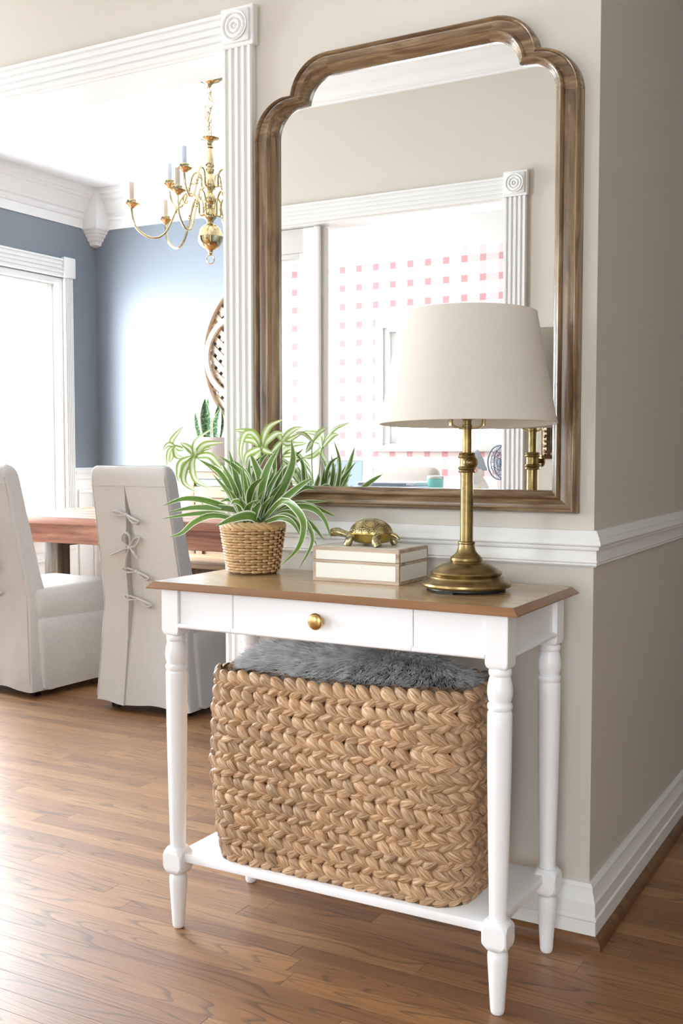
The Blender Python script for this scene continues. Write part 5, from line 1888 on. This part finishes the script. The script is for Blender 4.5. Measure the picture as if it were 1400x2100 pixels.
for k in range(3):
    a = sx0 + 0.063 + k * 0.512
    d_ = boxobj('door', M_PALEWOOD, sb, a, a + 0.474, sy0 + 0.018, sy0 + 0.030, 0.192, 0.803, 0.002, 1)
    for p0, p1, q0, q1 in ((a, a + 0.05, 0.192, 0.803), (a + 0.424, a + 0.474, 0.192, 0.803)):
        boxobj('door_stile', M_PALEWOOD, d_, p0, p1, sy0 + 0.004, sy0 + 0.018, q0, q1, 0.002, 1)
    for s in (-1, 1):
        L_ = math.hypot(0.37, 0.60)
        boxobj('door_brace', M_PALEWOOD, d_, -L_ / 2 + 0.03, L_ / 2 - 0.03, 0, 0.012 + 0.001 * s, -0.024, 0.024, 0.002, 1,
               Matrix.Translation((a + 0.237, sy0 + 0.005, 0.4975)) @ Matrix.Rotation(s * math.atan2(0.60, 0.37), 4, 'Y'))

spn = empty('snake_plant', 'snake plant in a round white pot on the sideboard', 'potted plant', (-3.155, 2.93, 0.995))
M_POT = NT('white_ceramic_pot', lin(226, 222, 218), 0.5).mat
latheobj('pot', M_POT, spn, [(0.088, 0.0), (0.104, 0.002), (0.106, 0.006), (0.106, 0.026), (0.098, 0.028), (0.098, 0.034), (0.103, 0.036), (0.106, 0.165), (0.100, 0.165), (0.097, 0.150), (0.02, 0.148), (0.0005, 0.148)], 48, None, 30)
tsn = NT('snake_plant_leaf', lin(60, 100, 60), 0.4)
uvn = tsn.node('ShaderNodeUVMap', uv_map='UVMap')
mpn = tsn.node('ShaderNodeMapping')
mpn.inputs['Scale'].default_value = (2.5, 16.0, 1)
tsn.link(uvn.outputs[0], mpn.inputs['Vector'])
nn_ = tsn.noise(mpn.outputs[0], 1.4, 3, 0.5, 0.6)
spx = tsn.node('ShaderNodeSeparateXYZ')
tsn.link(uvn.outputs[0], spx.inputs[0])
sbx = tsn.node('ShaderNodeMath', operation='SUBTRACT')
tsn.link(spx.outputs['X'], sbx.inputs[0])
sbx.inputs[1].default_value = 0.5
abx = tsn.node('ShaderNodeMath', operation='ABSOLUTE')
tsn.link(sbx.outputs[0], abx.inputs[0])
cg = tsn.ramp(nn_, [(0.38, lin(36, 72, 44)), (0.52, lin(78, 116, 76)), (0.66, lin(150, 176, 140))])
tsn.base(tsn.mix(tsn.ramp(abx.outputs[0], [(0.0, W(0)), (0.40, W(0)), (0.44, W(1)), (1, W(1))]), cg, lin(196, 212, 160)))
M_SNAKE = tsn.mat
rs = random.Random(4)
for b, t_, h, w in (((-0.060, -0.02), (-0.095, -0.03), 0.315, 0.050), ((-0.005, -0.035), (-0.012, -0.045), 0.395, 0.066), ((-0.030, 0.02), (-0.045, 0.03), 0.400, 0.055),
                    ((0.060, -0.03), (0.105, -0.05), 0.335, 0.064), ((0.030, 0.02), (0.050, 0.03), 0.33, 0.055), ((0.01, 0.05), (0.0, 0.07), 0.36, 0.05), ((-0.06, 0.03), (-0.09, 0.05), 0.27, 0.045)):
    m_ = ((b[0] * 0.65 + t_[0] * 0.35) + 0.010 * (rs.random() - 0.5), b[1] * 0.6 + t_[1] * 0.4)
    leaf_obj([(b[0], b[1], 0.148), (m_[0], m_[1], 0.148 + (h - 0.148) * 0.5), (t_[0], t_[1], h)], w, M_SNAKE, spn, rs, (0.4, -0.9, 0.1), 16, 0.35, 0.62, 'leaf', 0.5)

wb = empty('wall_basket', 'round lattice wall basket with bent wood hoops on the blue wall', 'wall decoration', (-2.775, YB, 1.644), world=True)
WX, WZ, WR = -2.775, 1.644, 0.515
M_HOOP = wood('bent_ash_hoop', lin(196, 168, 140), lin(216, 194, 170), lin(230, 214, 196), 0, 1, 0.5)
M_SLAT = wood('split_ash_slat', lin(176, 150, 124), lin(206, 184, 160), lin(224, 206, 186), 0, 1, 0.5)


def hoop(name, cx, cz, r, y0, y1, th):
    bm = bmesh.new()
    n = 72
    rows = []
    for rr_, y in ((r, y0), (r, y1), (r - th, y1), (r - th, y0)):
        rows.append([bm.verts.new((cx + rr_ * cos(2 * pi * k / n), y, cz + rr_ * sin(2 * pi * k / n))) for k in range(n)])
    rows.append(rows[0])
    grid_faces(bm, rows, True)
    return fin(bm, name, M_HOOP, wb, 40)


hoop('outer_hoop', WX, WZ, WR, YB - 0.075, YB - 0.012, 0.012)
for dx, dz in ((-1, 0), (1, 0), (0, 1), (0, -1)):
    hoop('inner_hoop', WX + dx * (WR - 0.255 - 0.013), WZ + dz * (WR - 0.255 - 0.013), 0.255, YB - 0.074, YB - 0.050, 0.030)
for s in (0, 1):
    for k in range(-9, 10):
        d = k * 0.052
        hl = math.sqrt(max((WR - 0.016) ** 2 - d * d, 0))
        if hl < 0.05:
            continue
        boxobj('lattice_slat', M_SLAT, wb, -hl, hl, 0, 0.006, d - 0.015, d + 0.015, 0.0, 1,
               Matrix.Translation((WX, YB - 0.038 - 0.007 * s, WZ)) @ Matrix.Rotation(radians(42 if s else -48), 4, 'Y'))

# ================================================================== BRASS CHANDELIER
cd = empty('chandelier', 'polished brass two tier chandelier hanging over the dining table', 'chandelier', (-2.235, 1.675, 2.74))


def ZZ(z):
    return z - 2.74


latheobj('ceiling_canopy', M_PBRASS, cd, [(0.066, ZZ(2.7395)), (0.068, ZZ(2.734)), (0.060, ZZ(2.724)), (0.038, ZZ(2.712)), (0.016, ZZ(2.705)), (0.010, ZZ(2.698)), (0.006, ZZ(2.690)), (0.001, ZZ(2.688))], 48, None, 40)


def link_mesh(c, rz, L_=0.020, W_=0.0105, r=0.0020):
    bm = bmesh.new()
    pts = []
    for k in range(16):
        a = 2 * pi * k / 16
        p = Vector((W_ * cos(a), 0, L_ * sin(a)))
        pts.append(Matrix.Rotation(rz, 3, 'Z') @ p + Vector(c))
    tube(bm, pts, r, 6, closed=True)
    return bm


z = 2.680
i = 0
while z > 2.485:
    fin(link_mesh((0.003 * sin(i), 0, ZZ(z)), radians(20 + 90 * (i % 2))), 'chain_link', M_PBRASS, cd, 60)
    z -= 0.0315
    i += 1
for i in range(4):          # slack loop of spare chain
    fin(link_mesh((-0.022 + 0.004 * i, 0.010, ZZ(2.600 - i * 0.030)), radians(70 * i)), 'chain_link', M_PBRASS, cd, 60)
bm = bmesh.new()
tube(bm, spline([(0, 0, ZZ(2.69)), (0.012, 0.006, ZZ(2.62)), (-0.010, 0.004, ZZ(2.55)), (0.0, 0, ZZ(2.465))], 20), 0.0018, 6)
fin(bm, 'supply_cord', M_KNOB, cd, 60)
cp = [(0.0005, 2.478), (0.006, 2.477), (0.030, 2.472), (0.043, 2.468), (0.040, 2.464), (0.020, 2.458), (0.012, 2.450), (0.011, 2.440), (0.015, 2.436), (0.016, 2.428), (0.011, 2.422), (0.012, 2.415), (0.0155, 2.395), (0.0190, 2.360), (0.0195, 2.345),
      (0.0150, 2.338), (0.020, 2.332), (0.018, 2.318), (0.012, 2.312), (0.017, 2.305), (0.018, 2.290), (0.024, 2.280), (0.026, 2.262), (0.024, 2.250), (0.015, 2.242), (0.013, 2.232), (0.018, 2.226), (0.026, 2.212), (0.028, 2.200), (0.024, 2.188),
      (0.014, 2.178), (0.014, 2.168), (0.021, 2.160), (0.020, 2.150), (0.026, 2.140), (0.029, 2.128), (0.026, 2.115), (0.016, 2.106), (0.014, 2.096), (0.020, 2.090), (0.032, 2.084), (0.046, 2.070), (0.054, 2.050), (0.0565, 2.036), (0.0575, 2.034), (0.0565, 2.030),
      (0.053, 2.012), (0.044, 1.996), (0.030, 1.984), (0.014, 1.976), (0.009, 1.968), (0.010, 1.962), (0.006, 1.956), (0.001, 1.955)]
stem = latheobj('stem', M_PBRASS, cd, [(r, ZZ(z)) for r, z in cp], 48, None, 40)
stem['label'] = 'turned brass stem with a ball'
bm = bmesh.new()
tube(bm, [Vector((0.0165 * cos(2 * pi * k / 24) * cos(YAW), 0.0165 * cos(2 * pi * k / 24) * sin(YAW), ZZ(1.936) + 0.0195 * sin(2 * pi * k / 24))) for k in range(24)], 0.0026, 8, closed=True)
fin(bm, 'pull_ring', M_PBRASS, cd, 60)
M_CANDLE = NT('ivory_candle_sleeve', lin(232, 212, 190), 0.5).mat
M_BULB = thin_glass('clear_bulb_glass')
cup_prof = [(0.004, -0.006), (0.012, -0.004), (0.017, 0.002), (0.028, 0.008), (0.036, 0.012), (0.037, 0.0135), (0.028, 0.0125), (0.021, 0.0130), (0.0215, 0.018), (0.020, 0.026), (0.0215, 0.029), (0.0205, 0.032), (0.012, 0.033), (0.0005, 0.033)]


M_CANDLE_UP = NT('pale_blue_candle_sleeve', lin(226, 234, 246), 0.5).mat


def chand_arm(az, R, zc, zh, low):
    d = Vector((cos(az), sin(az), 0))

    def P(r, z):
        return d * r + Vector((0, 0, ZZ(z)))
    bm = bmesh.new()
    if low:
        pts = [P(0.024, zh), P(0.046, zh - 0.005), P(0.050, zh + 0.050), P(0.075, zh + 0.085), P(0.115, zh + 0.078), P(0.150, zh + 0.010), P(0.200, zc - 0.105), P(0.262, zc - 0.128), P(R - 0.018, zc - 0.085), P(R, zc - 0.005)]
    else:
        pts = [P(0.022, zh), P(0.040, zh - 0.004), P(0.044, zh + 0.045), P(0.064, zh + 0.066), P(0.090, zh + 0.052), P(0.108, zh - 0.005), P(0.140, zc - 0.082), P(0.175, zc - 0.092), P(R - 0.010, zc - 0.055), P(R, zc - 0.005)]
    tube(bm, spline(pts, 48), 0.0048, 10)
    mid = pts[5]
    tube(bm, spline([mid + Vector((0, 0, 0.012)), mid, mid - Vector((0, 0, 0.012)) + d * 0.006], 5), [0.005, 0.0085, 0.005, 0.0085, 0.005], 10)
    tube(bm, spline([pts[4], pts[4] - Vector((0, 0, 0.03)) + d * 0.004, pts[4] - Vector((0, 0, 0.036)) - d * 0.012, pts[4] - Vector((0, 0, 0.022)) - d * 0.014], 14), [0.003] * 10 + [0.0026] * 4, 8)
    arm = fin(bm, 'arm', M_PBRASS, cd, 60)
    T_ = Matrix.Translation(P(R, zc))
    latheobj('candle_cup', M_PBRASS, arm, cup_prof, 36, T_, 40)
    latheobj('candle_sleeve', M_CANDLE if low else M_CANDLE_UP, arm, [(0.0108, 0.032), (0.0112, 0.034), (0.0112, 0.104), (0.0100, 0.106), (0.0005, 0.106)], 24, T_, 40)
    latheobj('candle_bulb', M_BULB, arm, [(0.006, 0.106), (0.008, 0.112), (0.0135, 0.128), (0.0145, 0.140), (0.011, 0.156), (0.0055, 0.170), (0.0018, 0.182), (0.0005, 0.187)], 24, T_, 180)


base_az = YAW + pi
for k in range(6):
    chand_arm(base_az + radians(14 + 60 * k), 0.345, 2.148, 2.135, True)
for k in range(4):
    chand_arm(base_az + radians(-24 + 90 * k), 0.212, 2.274, 2.260, False)

# ================================================================== OFFICE, SEEN IN THE MIRROR
dk = empty('desk', 'white office desk crowded with things, seen in the mirror', 'desk', (-2.1, -3.35, 0), world=True)
DZ = 0.80
boxobj('desk_top', M_LACQ, dk, -2.85, -1.30, -3.75, -2.95, DZ - 0.035, DZ, 0.004, 2)
for a in (-2.81, -1.39):
    for b in (-3.70, -3.05):
        boxobj('desk_leg', M_LACQ, dk, a, a + 0.05, b, b + 0.05, 0, DZ - 0.035, 0.003, 1)
M_PRN = NT('pale_grey_plastic', lin(214, 220, 232), 0.45).mat
M_PRD = NT('slate_plastic', lin(110, 124, 146), 0.4).mat
M_PAPER = NT('white_paper', lin(245, 245, 245), 0.7).mat
pr_ = empty('printer', 'pale grey desktop printer with a sheet of paper in its tray', 'printer', (-2.08, -3.27, DZ), rz=radians(4))
boxobj('printer_body', M_PRN, pr_, -0.20, 0.20, -0.15, 0.15, 0.0, 0.085, 0.014, 3)
boxobj('scanner_lid', M_PRN, pr_, -0.19, 0.19, -0.145, 0.145, 0.0855, 0.104, 0.006, 2)
boxobj('lid_slot', M_PRD, pr_, -0.17, 0.14, 0.146, 0.153, 0.088, 0.098, 0.001, 1)
boxobj('control_panel', M_PRD, pr_, 0.135, 0.175, 0.148, 0.154, 0.050, 0.064, 0.001, 1)
boxobj('paper_tray', M_PRD, pr_, -0.13, 0.11, 0.148, 0.215, 0.058, 0.066, 0.002, 1)
boxobj('paper_sheet', M_PAPER, pr_, -0.115, 0.095, 0.152, 0.235, 0.0665, 0.0680)
lt_ = empty('laptop', 'open laptop at the left end of the office desk, seen in the mirror', 'laptop', (-2.56, -3.36, DZ), rz=radians(-20))
boxobj('keyboard_base', M_PRN, lt_, -0.165, 0.165, -0.115, 0.115, 0.0, 0.016, 0.004, 2)
scr = boxobj('screen_lid', M_PRN, lt_, -0.165, 0.165, -0.006, 0.002, 0.0, 0.215, 0.003, 2, Matrix.Translation((0, -0.112, 0.016)) @ Matrix.Rotation(radians(16), 4, 'X'))
M_SCR = NT('blue_laptop_screen', lin(186, 204, 226), 0.3)
M_SCR.b.inputs['Emission Color'].default_value = lin(170, 200, 236)
M_SCR.b.inputs['Emission Strength'].default_value = 0.45
boxobj('screen', M_SCR.mat, scr, -0.155, 0.155, 0.0022, 0.0032, 0.012, 0.206, 0, 1, Matrix.Translation((0, -0.112, 0.016)) @ Matrix.Rotation(radians(16), 4, 'X'))
M_TEAL = NT('aqua_enamel', lin(138, 214, 208), 0.35).mat
M_STEEL = NT('brushed_steel', (0.6, 0.6, 0.62, 1), 0.3, 1.0).mat
tb = empty('tumbler', 'aqua insulated tumbler with a straw on the office desk', 'tumbler', (-1.80, -3.18, DZ))
latheobj('tumbler_body', M_TEAL, tb, [(0.034, 0.0), (0.038, 0.002), (0.046, 0.125), (0.044, 0.126), (0.0005, 0.124)], 32)
latheobj('tumbler_rim', M_STEEL, tb, [(0.0455, 0.1262), (0.0465, 0.134), (0.044, 0.142), (0.0005, 0.143)], 32)
bm = bmesh.new()
tube(bm, [Vector((0.015, 0, 0.143)), Vector((0.03, 0.0, 0.185))], 0.003, 8)
fin(bm, 'straw', M_GLASS, tb, 60)
gj = latheobj('glass_jar', NT('greenish_jar', lin(150, 168, 158), 0.25).mat, None, [(0.024, 0.0), (0.027, 0.002), (0.027, 0.055), (0.022, 0.062), (0.022, 0.074), (0.0005, 0.075)], 28)
gj.location = (-1.85, -3.03, DZ)
tag(gj, 'small grey green jar between printer and aqua tumbler', 'jar')
bw = latheobj('dark_bowl', NT('dark_slate_glaze', lin(78, 88, 108), 0.3).mat, None, [(0.030, 0.0), (0.036, 0.002), (0.062, 0.060), (0.066, 0.075), (0.062, 0.075), (0.03, 0.012), (0.0005, 0.010)], 36)
bw.location = (-1.715, -3.04, DZ)
tag(bw, 'dark slate bowl beside the aqua tumbler', 'bowl')
pb_ = boxobj('pamphlet_stack', M_PAPER, None, -0.10, 0.10, -0.07, 0.07, 0.0, 0.065, 0.002, 1)
pb_.location = (-2.40, -3.03, DZ)
tag(pb_, 'stack of white papers between laptop and printer', 'papers')
gn = empty('plush_gnome', 'seated plush figure in a grey pointed hat on the desk', 'plush toy', (-1.585, -3.26, DZ))
M_PLUSH = fabric('white_plush', lin(238, 236, 234), 200)
M_HAT = fabric('grey_felt_hat', lin(176, 186, 200), 200)
latheobj('plush_body', M_PLUSH, gn, [(0.05, 0.0), (0.068, 0.01), (0.072, 0.05), (0.060, 0.09), (0.044, 0.12), (0.03, 0.135), (0.0005, 0.138)], 28, None, 180)
latheobj('beard', M_PLUSH, gn, [(0.006, 0.085), (0.022, 0.105), (0.034, 0.135), (0.038, 0.16), (0.030, 0.180), (0.0005, 0.185)], 24, Matrix.Translation((0.01, 0.035, 0)), 180)
latheobj('nose', NT('pink_plush', lin(238, 178, 172), 0.8).mat, gn, [(0.002, 0.160), (0.015, 0.166), (0.019, 0.176), (0.015, 0.187), (0.001, 0.192)], 20, Matrix.Translation((0.012, 0.068, 0)), 180)
latheobj('pointed_hat', M_HAT, gn, [(0.054, 0.172), (0.055, 0.182), (0.046, 0.200), (0.034, 0.235), (0.018, 0.268), (0.004, 0.285), (0.0005, 0.286)], 28, None, 180)
for s in (-1, 1):
    bm = bmesh.new()
    tube(bm, spline([(s * 0.03, 0.03, 0.035), (s * 0.05, 0.09, 0.030), (s * 0.055, 0.135, 0.030), (s * 0.055, 0.15, 0.045)], 14), [0.026] * 8 + [0.03, 0.033, 0.034, 0.032, 0.028, 0.018], 12)
    fin(bm, 'plush_leg', M_PLUSH, gn, 180)
fn = empty('desk_fan', 'round desk fan at the right end of the office desk', 'fan', (-1.500, -3.43, DZ), rz=radians(25))
latheobj('fan_base', M_PRD, fn, [(0.06, 0.0), (0.062, 0.006), (0.05, 0.016), (0.016, 0.024), (0.011, 0.05), (0.011, 0.13), (0.0005, 0.131)], 32)
fr_ = Matrix.Translation((0, 0, 0.215)) @ Matrix.Rotation(radians(-90), 4, 'X')
cg_ = bmesh.new()
for rr_ in (0.095, 0.07, 0.045, 0.022):
    for yy_ in (-0.02, 0.025):
        tube(cg_, [fr_ @ Vector((rr_ * cos(2 * pi * k / 40), rr_ * sin(2 * pi * k / 40), yy_)) for k in range(40)], 0.0022 if rr_ < 0.09 else 0.004, 6, closed=True)
for k in range(16):
    a = 2 * pi * k / 16
    tube(cg_, spline([fr_ @ Vector((0.02 * cos(a), 0.02 * sin(a), 0.03)), fr_ @ Vector((0.07 * cos(a), 0.07 * sin(a), 0.026)), fr_ @ Vector((0.096 * cos(a), 0.096 * sin(a), 0.0)), fr_ @ Vector((0.07 * cos(a), 0.07 * sin(a), -0.022)), fr_ @ Vector((0.02 * cos(a), 0.02 * sin(a), -0.024))], 14), 0.0014, 5)
fin(cg_, 'fan_cage', M_PRD, fn, 60)
for k in range(4):
    a = 2 * pi * k / 4
    boxobj('fan_blade', M_STEEL, fn, 0.012, 0.082, -0.022, 0.022, -0.001, 0.001, 0, 1, fr_ @ Matrix.Rotation(a, 4, 'Z') @ Matrix.Rotation(radians(24), 4, 'X'))
latheobj('fan_hub', M_PRD, fn, [(0.0005, -0.045), (0.022, -0.04), (0.024, -0.024), (0.016, 0.012), (0.014, 0.03), (0.0005, 0.032)], 24, fr_)
yb_ = latheobj('glue_bottle', NT('yellow_green_plastic', lin(226, 224, 92), 0.4).mat, None, [(0.016, 0.0), (0.018, 0.002), (0.018, 0.05), (0.008, 0.066), (0.006, 0.085), (0.0005, 0.088)], 24)
yb_.location = (-1.500, -3.08, DZ)
tag(yb_, 'small yellow green bottle in front of the desk fan', 'bottle')

oc = empty('office_chair', 'beige upholstered office chair behind the printer, seen in the mirror', 'chair', (-2.42, -4.08, 0), rz=radians(8))
M_BEIGE = fabric('beige_upholstery', lin(206, 198, 188), 300)
bm = bmesh.new()
box(bm, -0.25, 0.25, -0.06, 0.05, 0.55, 0.98, 0.05, 5)
fin(bm, 'backrest', M_BEIGE, oc, 60)
bm = bmesh.new()
box(bm, -0.25, 0.25, 0.03, 0.50, 0.43, 0.53, 0.035, 4)
fin(bm, 'seat', M_BEIGE, oc, 60)
bm = bmesh.new()
tube(bm, spline([(0, 0.1, 0.44), (0, -0.06, 0.45), (0, -0.08, 0.56), (0, -0.055, 0.66)], 12), 0.02, 8)
fin(bm, 'back_spine', M_STEEL, oc, 60)
latheobj('gas_column', M_STEEL, oc, [(0.03, 0.10), (0.03, 0.26), (0.02, 0.262), (0.02, 0.43)], 20, Matrix.Translation((0, 0.25, 0)))
for k in range(5):
    a = 2 * pi * k / 5
    bm = bmesh.new()
    tube(bm, [Vector((0.02 * cos(a), 0.25 + 0.02 * sin(a), 0.11)), Vector((0.28 * cos(a), 0.25 + 0.28 * sin(a), 0.075))], [0.022, 0.016], 8)
    arm = fin(bm, 'base_arm', M_STEEL, oc, 60)
    bm = bmesh.new()
    bmesh.ops.create_cone(bm, segments=16, radius1=0.028, radius2=0.028, depth=0.03, cap_ends=True, matrix=Matrix.Translation((0.27 * cos(a), 0.25 + 0.27 * sin(a), 0.028)) @ Matrix.Rotation(a, 4, 'Z') @ Matrix.Rotation(pi / 2, 4, 'X'))
    fin(bm, 'castor', M_BLACK, arm, 40)

# framed picture on the wall across the hall
pf = empty('picture_frame', 'ornate dark bronze picture frame across the hall, seen in the mirror', 'picture', (-0.5, OPP, 1.3), world=True)
M_BRONZE = brass('embossed_bronze', lin(120, 100, 82), 0.38, 0.8)
PX0, PX1, PZ0, PZ1 = -0.772, -0.26, 1.048, 1.575
bmF = [(0, 0), (0, 0.010), (0.004, 0.014), (0.012, 0.020), (0.026, 0.023), (0.034, 0.016), (0.038, 0.012), (0.042, 0.014), (0.045, 0.008), (0.045, 0)]
prismobj('frame_side', M_BRONZE, pf, bmF, (PX0, OPP, PZ0), (PX0, OPP, PZ1), (1, 0, 0), (0, 1, 0), 1, -1)
prismobj('frame_side', M_BRONZE, pf, bmF, (PX1, OPP, PZ0), (PX1, OPP, PZ1), (-1, 0, 0), (0, 1, 0), 1, -1)
prismobj('frame_rail', M_BRONZE, pf, bmF, (PX0, OPP, PZ0), (PX1, OPP, PZ0), (0, 0, 1), (0, 1, 0), 1, -1)
prismobj('frame_rail', M_BRONZE, pf, bmF, (PX0, OPP, PZ1), (PX1, OPP, PZ1), (0, 0, -1), (0, 1, 0), 1, -1)
boxobj('picture_sheet', NT('pale_grey_print', lin(190, 190, 180), 0.5).mat, pf, PX0 + 0.04, PX1 - 0.04, OPP + 0.002, OPP + 0.006, PZ0 + 0.04, PZ1 - 0.04)
bm = bmesh.new()
rz_ = random.Random(8)
k = 0
for (a0, b0, a1, b1) in ((PX0 + 0.02, PZ0 + 0.02, PX0 + 0.02, PZ1 - 0.02), (PX0 + 0.02, PZ0 + 0.02, PX1 - 0.02, PZ0 + 0.02), (PX1 - 0.02, PZ0 + 0.02, PX1 - 0.02, PZ1 - 0.02), (PX0 + 0.02, PZ1 - 0.02, PX1 - 0.02, PZ1 - 0.02)):
    for i in range(24):
        t_ = (i + 0.5) / 24
        c = Vector((a0 + (a1 - a0) * t_, OPP + 0.0215, b0 + (b1 - b0) * t_))
        bmesh.ops.create_uvsphere(bm, u_segments=8, v_segments=5, radius=0.008, matrix=Matrix.Translation(c) @ Matrix.Rotation(rz_.random() * 3, 4, 'Y') @ Matrix.Diagonal((1.2, 0.5, 0.7, 1)))
fin(bm, 'embossed_ornament', M_BRONZE, pf, 60)
